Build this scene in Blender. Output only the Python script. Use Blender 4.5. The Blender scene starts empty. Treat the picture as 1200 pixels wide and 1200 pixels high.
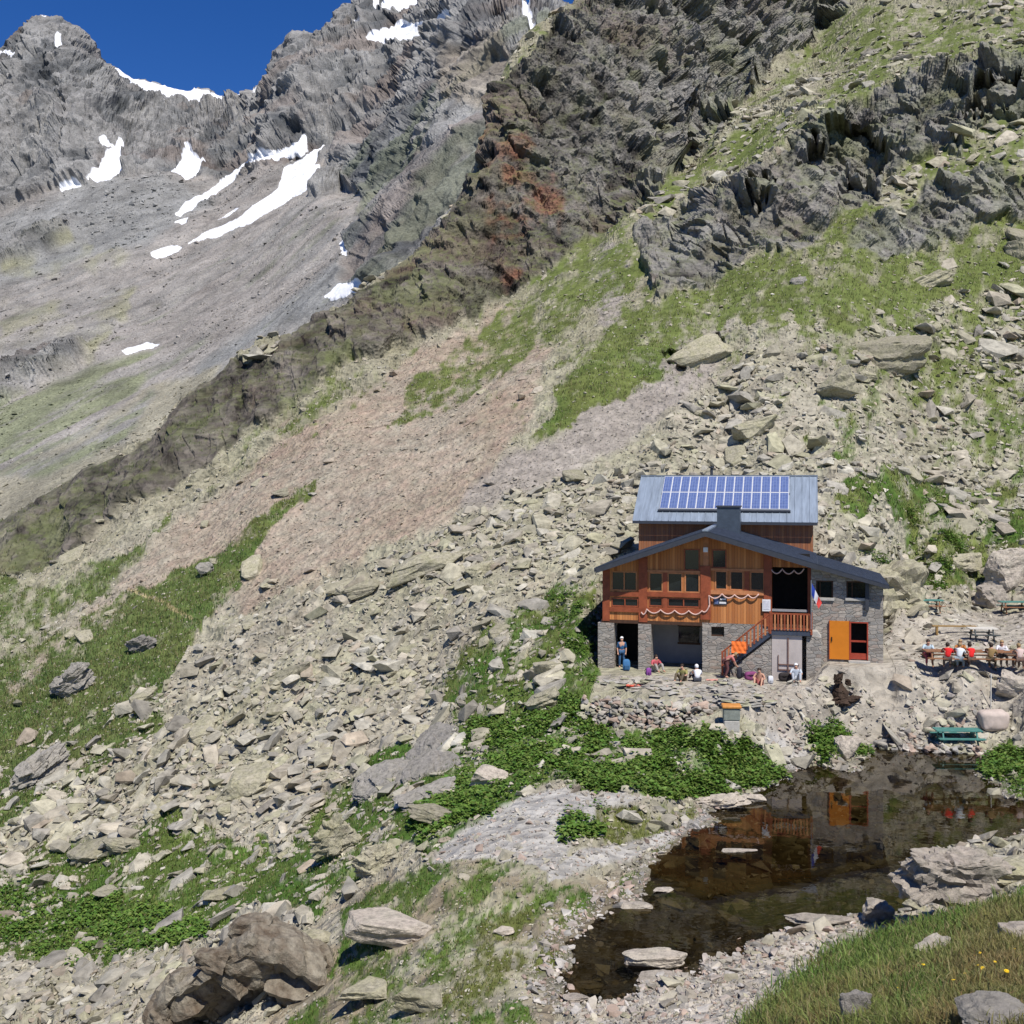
import bpy, bmesh, math, random
import numpy as np
from mathutils import Vector, Matrix

random.seed(7)
RS = np.random.RandomState(11)
SC = bpy.context.scene
COL = SC.collection
F = 1287.0          # focal length in photo pixels (1200 px wide photograph)
HY = 560.0          # horizon row
EYE = 12.6          # eye height above the pond

# ------------------------------------------------------------------ scene object helpers
def tag(o, label=None, cat=None, group=None, kind=None):
    if label: o['label'] = label
    if cat: o['category'] = cat
    if group: o['group'] = group
    if kind: o['kind'] = kind
    return o

def empty(name, loc=(0, 0, 0), rz=0.0, label=None, cat=None, group=None, parent=None):
    o = bpy.data.objects.new(name, None)
    COL.objects.link(o)
    o.location = loc
    o.rotation_euler = (0, 0, rz)
    o.empty_display_size = 0.2
    if parent: o.parent = parent
    return tag(o, label, cat, group)

def link(name, mesh, mat=None, parent=None, loc=None, rz=None):
    o = bpy.data.objects.new(name, mesh)
    COL.objects.link(o)
    if mat is not None and len(mesh.materials) == 0:
        mesh.materials.append(mat)
    if parent: o.parent = parent
    if loc is not None: o.location = loc
    if rz is not None: o.rotation_euler = (0, 0, rz)
    return o

def copy_tree(o, parent=None):
    c = o.copy()
    COL.objects.link(c)
    c.parent = parent
    for ch in [k for k in bpy.data.objects if k.parent == o]:
        copy_tree(ch, c)
    return c

def np_mesh(name, verts, faces, smooth=False, attrs=None):
    """verts (n,3), faces (m,k) with constant k; attrs: name -> (n,) float or (n,3)/(n,4) colour"""
    me = bpy.data.meshes.new(name)
    verts = np.asarray(verts, dtype=np.float32)
    faces = np.asarray(faces, dtype=np.int32)
    m, k = faces.shape
    me.vertices.add(len(verts))
    me.vertices.foreach_set('co', verts.ravel())
    me.loops.add(m * k)
    me.loops.foreach_set('vertex_index', faces.ravel())
    me.polygons.add(m)
    me.polygons.foreach_set('loop_start', np.arange(0, m * k, k, dtype=np.int32))
    try:
        me.polygons.foreach_set('loop_total', np.full(m, k, dtype=np.int32))
    except Exception:
        pass
    me.polygons.foreach_set('use_smooth', np.full(m, bool(smooth)))
    me.update(calc_edges=True)
    for an, av in (attrs or {}).items():
        av = np.asarray(av, dtype=np.float32)
        if av.ndim == 1:
            a = me.attributes.new(an, 'FLOAT', 'POINT')
            a.data.foreach_set('value', av)
        else:
            if av.shape[1] == 3:
                av = np.concatenate([av, np.ones((len(av), 1), np.float32)], 1)
            a = me.attributes.new(an, 'FLOAT_COLOR', 'POINT')
            a.data.foreach_set('color', av.ravel())
    return me

# ------------------------------------------------------------------ noise
def _hash(ix, iy, iz, seed):
    h = (ix.astype(np.uint32) * np.uint32(374761393)) ^ (iy.astype(np.uint32) * np.uint32(668265263)) \
        ^ (iz.astype(np.uint32) * np.uint32(2246822519)) ^ np.uint32((seed * 3266489917) & 0xffffffff)
    h = (h ^ (h >> np.uint32(15))) * np.uint32(2246822519)
    h = (h ^ (h >> np.uint32(13))) * np.uint32(3266489917)
    return h ^ (h >> np.uint32(16))

def vnoise(x, y, z=None, seed=0):
    """smooth value noise in about -1..1"""
    x = np.asarray(x, np.float32); y = np.asarray(y, np.float32)
    z = np.zeros_like(x) if z is None else np.asarray(z, np.float32)
    fx, fy, fz = np.floor(x), np.floor(y), np.floor(z)
    ix, iy, iz = fx.astype(np.int64), fy.astype(np.int64), fz.astype(np.int64)
    tx, ty, tz = x - fx, y - fy, z - fz
    tx = tx * tx * (3 - 2 * tx); ty = ty * ty * (3 - 2 * ty); tz = tz * tz * (3 - 2 * tz)
    out = 0
    for dx in (0, 1):
        wx = tx if dx else 1 - tx
        for dy in (0, 1):
            wy = ty if dy else 1 - ty
            for dz in (0, 1):
                wz = tz if dz else 1 - tz
                v = _hash(ix + dx, iy + dy, iz + dz, seed).astype(np.float32) / 2147483648.0 - 1.0
                out = out + wx * wy * wz * v
    return out

def fbm(x, y, z=None, octaves=4, seed=0, gain=0.5, lac=2.03):
    a, s, n = 1.0, 0.0, 0.0
    z = np.zeros_like(x) if z is None else z
    for i in range(octaves):
        s = s + a * vnoise(x, y, z, seed + 17 * i)
        n += a
        a *= gain
        x, y, z = x * lac + 3.1, y * lac + 7.7, z * lac + 1.3
    return s / n

def ridged(x, y, z, octaves=4, seed=0, gain=0.55, lac=2.1):
    a, s, n = 1.0, 0.0, 0.0
    for i in range(octaves):
        s = s + a * (1 - 2.2 * np.abs(vnoise(x, y, z, seed + 17 * i)))
        n += a
        a *= gain
        x, y, z = x * lac + 3.1, y * lac + 7.7, z * lac + 1.3
    return s / n

def cells(x, y, seed=0):
    """2-D Worley: nearest-cell random height (-1..1) plus tilt and distance to border"""
    fx, fy = np.floor(x), np.floor(y)
    ix, iy = fx.astype(np.int64), fy.astype(np.int64)
    d1 = np.full(x.shape, 9.0, np.float32); d2 = d1.copy(); val = np.zeros_like(d1)
    zz = np.zeros_like(ix)
    for dx in (-1, 0, 1):
        for dy in (-1, 0, 1):
            cx, cy = ix + dx, iy + dy
            h1 = _hash(cx, cy, zz, seed).astype(np.float32) / 4294967296.0
            h2 = _hash(cx, cy, zz, seed + 5).astype(np.float32) / 4294967296.0
            h3 = _hash(cx, cy, zz, seed + 9).astype(np.float32) / 2147483648.0 - 1
            h4 = _hash(cx, cy, zz, seed + 13).astype(np.float32) / 2147483648.0 - 1
            ox = x - (cx + h1); oy = y - (cy + h2)
            d = np.sqrt(ox * ox + oy * oy)
            hv = h3 + 1.2 * (ox * h4 + oy * (h3 * 1.7 % 1.0 - .5))
            m = d < d1
            d2 = np.where(m, d1, np.minimum(d2, d))
            val = np.where(m, hv, val)
            d1 = np.where(m, d, d1)
    return val, d2 - d1

def sstep(a, b, x):
    t = np.clip((x - a) / (b - a), 0, 1)
    return t * t * (3 - 2 * t)

# ------------------------------------------------------------------ the two terrain sheets
def Yz(py, z):                      # distance of a point at height z seen at row py
    return (EYE - z) * F / (py - HY)

def P(px, py, Y): return (px, py, Y)
def Z(px, py, z): return (px, py, Yz(py, z))
CP = [
    # foreground bank and ground under the camera
    P(1200,1300,4),P(900,1420,4),P(600,1557,4),P(300,1700,5),P(0,1800,6),P(-400,1900,8),P(1650,1300,4),
    P(1200,1200,12),P(1100,1200,13),P(1000,1200,15.5),P(930,1200,18),P(860,1200,21),P(780,1200,23),P(700,1200,24),
    P(1200,1120,19),P(1100,1130,20),P(1020,1140,22.5),P(1200,1060,27),P(1080,1080,29),P(1400,1200,12),P(1650,1100,20),
    P(600,1200,24.6),P(450,1200,26.5),P(330,1200,30),P(200,1200,35),P(100,1200,39),P(0,1200,42),P(-300,1200,50),
    P(600,1400,14),P(300,1450,18),P(0,1450,24),P(900,1350,9),P(-400,1450,30),
    # pond bed and shores
    Z(700,1180,.15),Z(660,1130,.25),Z(660,1080,.45),Z(735,1040,.2),Z(800,975,.3),Z(880,920,.4),Z(960,890,.5),
    Z(850,1150,.15),Z(940,1105,.25),Z(1020,1080,.4),Z(900,1000,-.5),Z(1100,930,-.5),Z(1060,1030,.3),Z(1130,1000,.6),
    Z(1200,1000,1.0),Z(1300,930,-.4),Z(1500,1000,1.5),Z(1650,950,1.5),Z(1170,880,.5),
    # bench
    Z(600,960,.7),Z(560,1000,.4),Z(680,930,.9),Z(620,1060,.3),Z(560,1100,-.1),Z(450,1090,-.8),Z(520,1040,.1),
    Z(760,930,.9),Z(800,880,1.1),Z(870,870,1.1),Z(930,880,.8),Z(700,862,1.0),Z(780,862,1.0),Z(640,870,1.0),
    Z(600,900,.6),Z(540,920,-.2),Z(480,920,-1.0),Z(430,965,-1.6),Z(350,1030,-3.0),Z(280,1080,-4.0),
    Z(690,804,2.35),Z(780,812,2.35),Z(870,832,2.3),Z(930,835,2.1),Z(690,790,2.5),Z(800,790,2.4),Z(900,800,2.35),
    Z(960,800,2.5),Z(1000,800,2.75),Z(1060,800,2.72),Z(1140,792,2.92),Z(1200,790,3.0),Z(985,776,3.2),Z(1060,772,3.25),Z(1200,770,3.35),Z(1400,780,3.5),
    Z(1030,858,.72),Z(1100,858,.75),Z(1160,855,.9),Z(1000,860,.6),Z(1040,838,1.3),Z(1120,842,1.3),Z(1190,840,1.35),Z(1200,820,2.1),
    Z(1120,820,2.02),Z(1050,820,1.98),
    Z(1060,735,3.75),Z(1140,735,3.8),Z(1200,735,3.9),Z(1060,705,4.1),Z(1150,700,4.4),Z(1200,700,4.6),Z(1500,720,5),
    # slope left of and behind the hut
    P(640,800,57),P(640,760,60),P(640,720,66),P(560,800,60),P(560,730,67),P(690,740,60),P(690,690,67),
    P(600,850,53),P(500,850,60),P(500,760,68),P(500,700,72),P(400,700,77),P(400,800,67),P(400,880,61),P(400,950,54),
    P(300,950,58),P(300,1020,51),P(200,1000,57),P(200,1090,46),P(100,1050,56),P(0,1050,57),P(0,1120,50),P(100,1130,46),
    P(200,850,70),P(200,920,63),P(0,900,72),P(100,900,69),P(0,800,82),P(150,780,79),P(300,780,72),P(0,740,92),
    P(-300,1000,66),P(-300,800,88),P(-300,1100,58),
    P(150,700,90),P(60,690,99),P(200,640,97),P(300,600,95),P(300,700,83),P(400,600,91),P(500,600,86),P(600,600,81),P(700,600,79),
    P(960,600,74),P(960,650,68),P(1060,660,73),P(1100,620,80),P(1200,620,82),P(1500,600,85),P(1050,590,80),P(1200,660,77),
    P(850,560,84),P(750,560,84),P(950,550,82),P(1200,560,90),P(1080,540,90),
    P(1200,500,97),P(1040,450,98),P(900,480,90),P(800,500,89),P(700,500,92),P(600,500,96),P(500,500,104),P(400,500,108),
    P(1200,400,110),P(1040,370,110),P(1600,400,110),
    P(800,400,106),P(700,420,104),P(600,420,112),P(500,420,122),P(800,340,118),P(900,400,102),P(900,330,116),
    P(700,350,124),P(640,350,132),P(1000,300,118),P(1200,300,122),P(740,300,134),P(720,270,148),
    # green band between the crags
    P(780,220,160),P(850,150,182),P(930,110,198),P(1000,60,220),P(1100,20,225),P(1200,10,212),
    P(800,270,142),P(860,190,168),P(980,120,186),P(1100,70,180),
    # right crags (steeper)
    P(830,320,124),P(830,250,132),P(900,280,126),P(900,200,138),P(980,220,140),P(980,130,152),P(1080,190,140),P(1080,110,155),
    P(1200,220,132),P(1200,150,140),P(1200,90,152),P(1100,260,128),P(1600,200,140),P(1600,50,200),
    # crag foot (left spur)
    P(0,690,106),P(60,660,108),P(130,600,111),P(210,580,109),P(270,545,112),P(330,485,118),P(400,440,124),P(480,405,131),P(560,375,136),
    P(620,345,142),P(700,275,158),P(800,190,190),P(870,110,225),P(950,50,262),P(-300,760,112),
]
CREST = [(-500,820,128),(-200,700,126),(0,613,122),(50,580,124),(100,546,126),(150,528,128),(190,500,130),(212,465,133),(270,420,138),
         (310,396,142),(380,366,148),(430,335,156),(470,315,164),(520,262,176),(555,200,190),(578,130,206),(605,80,222),(650,40,240),(690,0,256),
         (760,-70,280),(850,-90,300),(930,-50,312),(968,-24,318),(984,26,324),(1004,26,324),(1020,-24,318),(1040,-30,315),(1120,-60,300),(1200,-90,290),(1600,-200,290)]
for (px, py, Y) in CREST:
    CP.append((px, py, Y))
    CP.append((px, py + 170, Y * 1.16))
    CP.append((px, 560 + (110 / (Y * 1.7)) * F, Y * 1.7))
CP = np.array(CP, float)
_q = np.stack([CP[:, 0] / 100.0, np.log(CP[:, 2]) * 3.6], 1)
def _phi(r2): return np.sqrt(r2 + 0.03)
_n = len(_q)
_A = np.zeros((_n + 3, _n + 3))
_A[:_n, :_n] = _phi(((_q[:, None] - _q[None]) ** 2).sum(-1)) - np.eye(_n) * 0.012
_A[:_n, _n] = 1; _A[:_n, _n + 1:] = _q
_A[_n:, :_n] = _A[:_n, _n:].T
_w = np.linalg.solve(_A, np.concatenate([CP[:, 1], np.zeros(3)]))

def rowA(px, lnY):                   # image row of sheet A at azimuth px and log distance
    a = np.asarray(px, float) / 100.0; b = np.asarray(lnY, float) * 3.6
    a, b = np.broadcast_arrays(a, b)
    sh = a.shape; a = a.ravel(); b = b.ravel()
    out = _w[_n] + _w[_n + 1] * a + _w[_n + 2] * b
    for i in range(_n):
        out += _w[i] * np.sqrt((a - _q[i, 0]) ** 2 + (b - _q[i, 1]) ** 2 + 0.03)
    return out.reshape(sh)

# the pond outline, unprojected onto the water level
POND_PX = [(925,908),(890,930),(855,943),(838,962),(800,985),(768,1015),(745,1050),(712,1066),(690,1090),(672,1108),(668,1138),(676,1168),
           (700,1176),(728,1168),(765,1155),(800,1140),(860,1115),(925,1098),(985,1082),(1035,1072),(1065,1058),(1082,1035),(1072,1010),(1110,990),
           (1160,985),(1210,975),(1300,965),(1330,940),(1280,925),(1205,940),(1165,930),(1148,905),(1145,884),(1100,879),(1040,874),(1018,885),(1000,905),(965,900)]
def uz(px, py, z=0.0):
    Y = Yz(py, z)
    return ((px - 600) / F * Y, Y, z)
POND = np.array([uz(*p)[:2] for p in POND_PX])

def inside(poly, x, y):
    poly = np.asarray(poly, float)
    res = np.zeros(x.shape, bool)
    m = (x >= poly[:, 0].min()) & (x <= poly[:, 0].max()) & (y >= poly[:, 1].min()) & (y <= poly[:, 1].max())
    if not m.any(): return res
    xs, ys = x[m], y[m]
    c = np.zeros(xs.shape, bool)
    n = len(poly)
    for i in range(n):
        x1, y1 = poly[i]; x2, y2 = poly[(i + 1) % n]
        if y1 == y2: continue
        t = ((y1 > ys) != (y2 > ys)) & (xs < (x2 - x1) * (ys - y1) / (y2 - y1) + x1)
        c ^= t
    res[m] = c
    return res

def sdist(poly, x, y, closed=True):  # distance to outline, negative inside
    poly = np.asarray(poly, float); n = len(poly)
    d = np.full(x.shape, 1e9)
    for i in range(n if closed else n - 1):
        ax, ay = poly[i]; bx, by = poly[(i + 1) % n]
        vx, vy = bx - ax, by - ay
        t = np.clip(((x - ax) * vx + (y - ay) * vy) / (vx * vx + vy * vy + 1e-12), 0, 1)
        d = np.minimum(d, np.hypot(x - ax - t * vx, y - ay - t * vy))
    if closed: d = np.where(inside(poly, x, y), -d, d)
    return d

# hut frame: origin at the foot of the front-left corner
TH = math.radians(15)
HW = np.array([math.cos(TH), -math.sin(TH)]); HD = np.array([math.sin(TH), math.cos(TH)])
H0 = np.array([(707 - 600) / F * 60.0, 60.0]); HZ = 2.3
def hloc(px, py, dd=0.0):            # photo pixel -> (l, z) on the facade plane pushed back by dd
    o = H0 + HD * dd
    u = (px - 600) / F
    l = (u * o[1] - o[0]) / (HW[0] - u * HW[1])
    Y = o[1] + l * HW[1]
    return l, EYE - (py - HY) / F * Y - HZ

def pdist(X, Y):
    return sdist(POND, X, Y) + .42 * vnoise(X * .8, Y * .8, None, 901) + .22 * vnoise(X * 2.3, Y * 2.3, None, 902)

def heightA(X, Y):
    """smooth ground height of the near sheet at plan position X, Y"""
    sh = X.shape
    px = 600 + F * X / Y
    z = EYE - (rowA(px, np.log(Y)) - HY) / F * Y
    # pond: the bed and gentle shores
    m = (Y < 62) & (Y > 20) & (X > -4) & (X < 36)
    if m.any():
        d = pdist(X[m], Y[m])
        w = sstep(0.2, 4.0, d)
        zz = np.where(d < 0, -np.minimum(.75, .16 * -d + .12 * np.sqrt(-np.minimum(d, 0))), .07 * d + .03)
        z[m] = w * z[m] + (1 - w) * zz
    # level ground below the hut
    m = (Y < 90) & (Y > 45) & (X > -5) & (X < 40)
    if m.any():
        rx, ry = X[m] - H0[0], Y[m] - H0[1]
        l = rx * HW[0] + ry * HW[1]; dd = rx * HD[0] + ry * HD[1]
        r = np.maximum(np.maximum(-0.3 - l, l - 14.9), np.maximum(-3.0 - dd, dd - 11.0))
        w = 1 - sstep(0, 1.6, r)
        z[m] = z[m] * (1 - w) + w * np.minimum(2.28 + .92 * sstep(10.6, 11.9, l), z[m] + 0.4)
    return z
# ------------------------------------------------------------------ materials
def new_mat(name):
    m = bpy.data.materials.new(name); m.use_nodes = True
    nt = m.node_tree; b = nt.nodes['Principled BSDF']
    return m, nt, b

def N(nt, typ, **kw):
    n = nt.nodes.new(typ)
    for k, v in kw.items():
        if k in ('blend_type', 'data_type', 'operation', 'feature', 'attribute_name', 'distance', 'interpolation', 'wave_type', 'bands_direction', 'noise_dimensions', 'attribute_type'):
            setattr(n, k, v)
        else:
            n.inputs[k].default_value = v
    return n

def ramp(nt, stops):
    r = nt.nodes.new('ShaderNodeValToRGB')
    el = r.color_ramp.elements
    while len(el) < len(stops): el.new(0.5)
    for e, (p, c) in zip(el, stops):
        e.position = p; e.color = (*c, 1) if len(c) == 3 else c
    return r

def mix(nt, a, b, fac, mode='MIX'):
    m = nt.nodes.new('ShaderNodeMix'); m.data_type = 'RGBA'; m.blend_type = mode
    for sock, v in ((m.inputs[6], a), (m.inputs[7], b), (m.inputs[0], fac)):
        if isinstance(v, (int, float)): sock.default_value = v
        elif isinstance(v, tuple): sock.default_value = (*v, 1) if len(v) == 3 else v
        else: nt.links.new(v, sock)
    return m.outputs[2]

def terrain_mat(name, s1, s2, bump_d, vor=None, rough=0.95, s3=None):
    m, nt, b = new_mat(name)
    L = nt.links.new
    tc = N(nt, 'ShaderNodeTexCoord')
    at = N(nt, 'ShaderNodeAttribute', attribute_name='albedo')
    ag = N(nt, 'ShaderNodeAttribute', attribute_name='soft')      # 1 where ground is turf / snow
    n1 = N(nt, 'ShaderNodeTexNoise', Scale=s1, Detail=9.0, Roughness=0.68)
    n2 = N(nt, 'ShaderNodeTexNoise', Scale=s2, Detail=4.0, Roughness=0.6)
    L(tc.outputs['Object'], n1.inputs['Vector']); L(tc.outputs['Object'], n2.inputs['Vector'])
    r1 = ramp(nt, [(0.28, (.42, .42, .42)), (0.5, (1, 1, 1)), (0.74, (1.5, 1.5, 1.5))])
    L(n1.outputs['Fac'], r1.inputs['Fac'])
    r2 = ramp(nt, [(0.3, (.78, .76, .74)), (0.7, (1.2, 1.22, 1.22))])
    L(n2.outputs['Fac'], r2.inputs['Fac'])
    # clamp the contrast on soft ground
    c = mix(nt, at.outputs['Color'], r1.outputs['Color'], 0.85, 'MULTIPLY')
    c = mix(nt, c, r2.outputs['Color'], 0.6, 'MULTIPLY')
    if s3:
        n3 = N(nt, 'ShaderNodeTexNoise', Scale=s3, Detail=5.0, Roughness=0.75); L(tc.outputs['Object'], n3.inputs['Vector'])
        r3 = ramp(nt, [(0.32, (.5, .5, .5)), (0.5, (1, 1, 1)), (0.68, (1.45, 1.45, 1.45))]); L(n3.outputs['Fac'], r3.inputs['Fac'])
        c = mix(nt, c, r3.outputs['Color'], 0.8, 'MULTIPLY')
    sn = N(nt, 'ShaderNodeAttribute', attribute_name='snow')
    rs_ = ramp(nt, [(.42, (0, 0, 0)), (.58, (1, 1, 1))]); L(sn.outputs['Fac'], rs_.inputs['Fac'])
    sc_ = ramp(nt, [(.3, (.62, .62, .62)), (.6, (.84, .86, .90))]); L(n1.outputs['Fac'], sc_.inputs['Fac'])
    c = mix(nt, c, sc_.outputs['Color'], rs_.outputs['Color'])
    L(c, b.inputs['Base Color'])
    b.inputs['Roughness'].default_value = rough
    b.inputs['Specular IOR Level'].default_value = 0.15
    h = n1.outputs['Fac']
    if vor:
        v = N(nt, 'ShaderNodeTexVoronoi', Scale=vor)
        L(tc.outputs['Object'], v.inputs['Vector'])
        mm = N(nt, 'ShaderNodeMath', operation='ADD')
        L(n1.outputs['Fac'], mm.inputs[0]); L(v.outputs['Distance'], mm.inputs[1])
        h = mm.outputs[0]
    st = N(nt, 'ShaderNodeMath', operation='SUBTRACT'); st.inputs[0].default_value = 1.0
    L(ag.outputs['Fac'], st.inputs[1])
    st2 = N(nt, 'ShaderNodeMath', operation='MULTIPLY_ADD'); st2.inputs[1].default_value = 0.65; st2.inputs[2].default_value = 0.3
    L(st.outputs[0], st2.inputs[0])
    bp = N(nt, 'ShaderNodeBump', Distance=bump_d)
    L(h, bp.inputs['Height']); L(st2.outputs[0], bp.inputs['Strength'])
    L(bp.outputs['Normal'], b.inputs['Normal'])
    return m

# ------------------------------------------------------------------ unprojection onto a sheet (plan coordinates px, 400 ln Y)
def unproj(pts, row, y0, y1, n=900):
    pts = np.asarray(pts, float)
    l = np.linspace(math.log(y0), math.log(y1), n)
    R = row(pts[:, 0][:, None], l[None, :])
    hit = R <= pts[:, 1][:, None]
    k = hit.argmax(1); k = np.where(hit.any(1), k, R.argmin(1)); k = np.maximum(k, 1)
    i = np.arange(len(pts))
    a, b = R[i, k - 1], R[i, k]
    t = np.clip((a - pts[:, 1]) / np.where(np.abs(a - b) < 1e-6, 1e-6, a - b), 0, 1)
    return l[k - 1] + t * (l[k] - l[k - 1])

def dens(poly, step=14):
    out = []
    for i in range(len(poly)):
        a = np.array(poly[i], float); b = np.array(poly[(i + 1) % len(poly)], float)
        k = max(1, int(np.hypot(*(b - a)) // step))
        for j in range(k): out.append(a + (b - a) * j / k)
    return np.array(out)

def plan_poly(poly, row, y0, y1):
    d = dens(poly)
    return np.stack([d[:, 0], 400 * unproj(d, row, y0, y1)], 1)

PX = np.concatenate([np.arange(-520, -4, 7.0), np.arange(-4, 1204.5, 1.12), np.arange(1210, 1700, 7.0)])

def build_grid(zfun, y0, y1, nfine, nrow, hid=0.12, below=1215):
    """adaptive polar-plan grid of a height function -> px, lnY, X, Y, Z arrays (rows, cols)"""
    l = np.linspace(math.log(y0), math.log(y1), nfine)
    Yf = np.exp(l)[:, None] * np.ones((1, len(PX)))
    Xf = (PX[None] - 600) / F * Yf
    Zf = zfun(Xf, Yf)
    row = HY + (EYE - Zf) / Yf * F
    front = np.minimum.accumulate(row, 0)
    dr = np.abs(np.diff(row, axis=0))
    vis = (row[1:] <= front[:-1] + 1.5)
    w = np.where(vis, 1.0, hid)
    w = np.where(row[1:] > below, 0.12, w); w = np.where(row[1:] < -25, 0.15, w)
    dl = l[1] - l[0]
    ds = dr * w + 28 * dl * np.where(vis, 1, .4)
    # let the spacing vary smoothly from column to column
    ker = np.hanning(13); ker /= ker.sum()
    pad = np.pad(ds, ((0, 0), (6, 6)), mode='edge')
    ds = sum(ker[i] * pad[:, i:i + ds.shape[1]] for i in range(13))
    cum = np.concatenate([np.zeros((1, len(PX))), np.cumsum(ds, 0)], 0)
    t = np.linspace(0, 1, nrow)
    LY = np.empty((nrow, len(PX))); ZZ = np.empty_like(LY)
    for j in range(len(PX)):
        c = cum[:, j] / cum[-1, j]
        LY[:, j] = np.interp(t, c, l)
        ZZ[:, j] = np.interp(LY[:, j], l, Zf[:, j])
    Y = np.exp(LY); X = (PX[None] - 600) / F * Y
    return PX[None] * np.ones((nrow, 1)), LY, X, Y, ZZ

def normals(X, Y, Z):
    p = np.stack([X, Y, Z], -1)
    du = np.gradient(p, axis=1); dv = np.gradient(p, axis=0)
    n = np.cross(du, dv)
    n /= np.linalg.norm(n, axis=-1, keepdims=True) + 1e-12
    return np.where(n[..., 2:3] < 0, -n, n)

def grid_faces(nr, nc):
    i = np.arange(nr - 1)[:, None] * nc + np.arange(nc - 1)[None]
    i = i.ravel()
    return np.stack([i, i + 1, i + nc + 1, i + nc], 1)

# ================================================================== NEAR SHEET
GA = build_grid(heightA, 3.2, 520, 620, 1060)
px, LY, X, Y, ZA = GA
nA = normals(X, Y, ZA)

# material regions, outlined on the photograph and laid onto the ground in plan
jn1 = fbm(px / 26., LY * 16, None, 4, seed=5); jn2 = fbm(px / 26. + 50, LY * 16, None, 4, seed=8)
jf1 = fbm(px / 7., LY * 60, None, 3, seed=15)
def maskA(poly, warp=10.0, fine=3.0):
    pp = plan_poly(poly, rowA, 3.2, 420)
    return inside(pp, px + warp * jn1 + fine * jf1, 400 * LY + 1.1 * warp * jn2 + fine * jf1).astype(float)
def blur(m, k):
    ker = np.hanning(2 * k + 3)[1:-1]; ker /= ker.sum()
    for ax in (0, 1):
        pad = np.pad(m, ((k, k), (0, 0)) if ax == 0 else ((0, 0), (k, k)), mode='edge')
        m = sum(ker[i] * (pad[i:i + m.shape[0]] if ax == 0 else pad[:, i:i + m.shape[1]]) for i in range(2 * k + 1))
    return m

GRASS = [
 (.85, [(1260,-40),(1150,-20),(1060,42),(980,92),(880,146),(790,190),(730,232),(640,318),(560,388),(480,440),(450,500),(520,490),(600,430),(690,365),(770,330),(745,265),(800,230),(880,188),(960,138),(1080,88),(1200,30),(1260,10)]),
 (.95, [(700,395),(750,350),(830,335),(900,300),(950,280),(1000,250),(1060,238),(1000,300),(1100,292),(1210,245),(1210,335),(1120,352),(1040,372),(960,372),(900,385),(840,392),(790,425),(730,470),(660,505),(620,520),(650,470),(680,430)]),
 (.7, [(1210,120),(1150,165),(1095,190),(1050,235),(1110,240),(1210,190)]),
 (.85, [(960,562),(1040,535),(1110,560),(1190,560),(1210,640),(1150,690),(1080,700),(1060,650),(1040,600),(980,600)]),
 (.85, [(520,790),(560,745),(640,700),(705,690),(706,800),(690,840),(740,858),(880,850),(930,872),(905,918),(830,925),(760,930),(690,925),(640,918),(560,975),(500,1005),(465,960),(470,900),(540,870),(515,830)]),
 (.9, [(300,1030),(380,940),(440,890),(515,860),(560,900),(470,1000),(380,1065),(300,1065)]),
 (.98, [(-40,1010),(60,985),(200,955),(330,1000),(310,1060),(200,1110),(120,1135),(-40,1120)]),
 (.95, [(-40,790),(60,740),(150,685),(250,652),(310,590),(370,552),(370,565),(330,605),(270,690),(225,745),(190,800),(200,850),(100,905),(30,965),(-40,965)]),
 (.75, [(-40,680),(60,690),(160,640),(260,570),(315,515),(290,540),(215,605),(120,700),(40,762),(-40,800)]),
 (.68, [(400,1065),(520,1000),(620,1010),(700,1040),(735,1005),(800,950),(860,930),(850,950),(790,1000),(730,1050),(690,1085),(660,1120),(655,1150),(600,1160),(640,1210),(330,1210),(400,1120)]),
 (1., [(850,1230),(930,1168),(990,1120),(1040,1095),(1130,1072),(1250,1020),(1250,1260)]),
 (.9, [(943,832),(985,830),(1025,870),(1010,888),(960,885)]),
 (.95, [(1142,885),(1170,868),(1300,840),(1300,935),(1210,935),(1165,925)]),
 (.8, [(660,990),(700,940),(830,930),(880,925),(830,975),(770,985),(720,975)]),
 (.5, [(470,800),(560,740),(640,690),(705,680),(705,700),(600,760),(540,800),(500,840)]),
 (.45, [(400,400),(480,405),(560,380),(590,350),(500,400),(430,470),(350,520),(300,560),(260,560),(330,480)]),
 (.75, [(760,240),(830,170),(905,70),(860,40),(815,60),(820,150),(780,210)]),
 (.7, [(880,125),(955,50),(1010,-10),(1110,-30),(1140,12),(1060,45),(980,95)]),
 (.55, [(900,200),(1010,90),(1100,40),(1210,-10),(1210,50),(1090,90),(1000,120)]),
]
grass = np.zeros_like(px)
for s, poly in GRASS:
    grass = np.maximum(grass, s * blur(maskA(poly, 14, 4), 3))
fa_, fc_ = (-.54 * X - .84 * Y) / Y * 60, (.84 * X - .54 * Y) / Y * 60
rowq = HY + (EYE - ZA) / Y * F
patch = fbm((px * .62 + rowq * .78) / 20., (px * .78 - rowq * .62) / 52., None, 5, seed=21, gain=.65)
patch2 = fbm(px / 9., LY * 45, None, 3, seed=25, gain=.7)
speck = cells(X / 1.5 + .3 * Y, Y / 1.3, 27)[0]
upz = sstep(75, 110, Y)
thin = .40 * upz * sstep(500, 640, px) * sstep(1.25, .9, np.abs(px - 900) / 330) + .30 * sstep(60, 75, Y) * sstep(900, 980, px)
grass = np.maximum(grass, thin)
gcov = sstep(-.16 - .1 * upz, .26 + .16 * upz, grass - .60 + .66 * patch + (.46 + .2 * upz) * patch2 + .20 * upz * speck)
gcov *= sstep(0.02, .2, grass)

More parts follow.
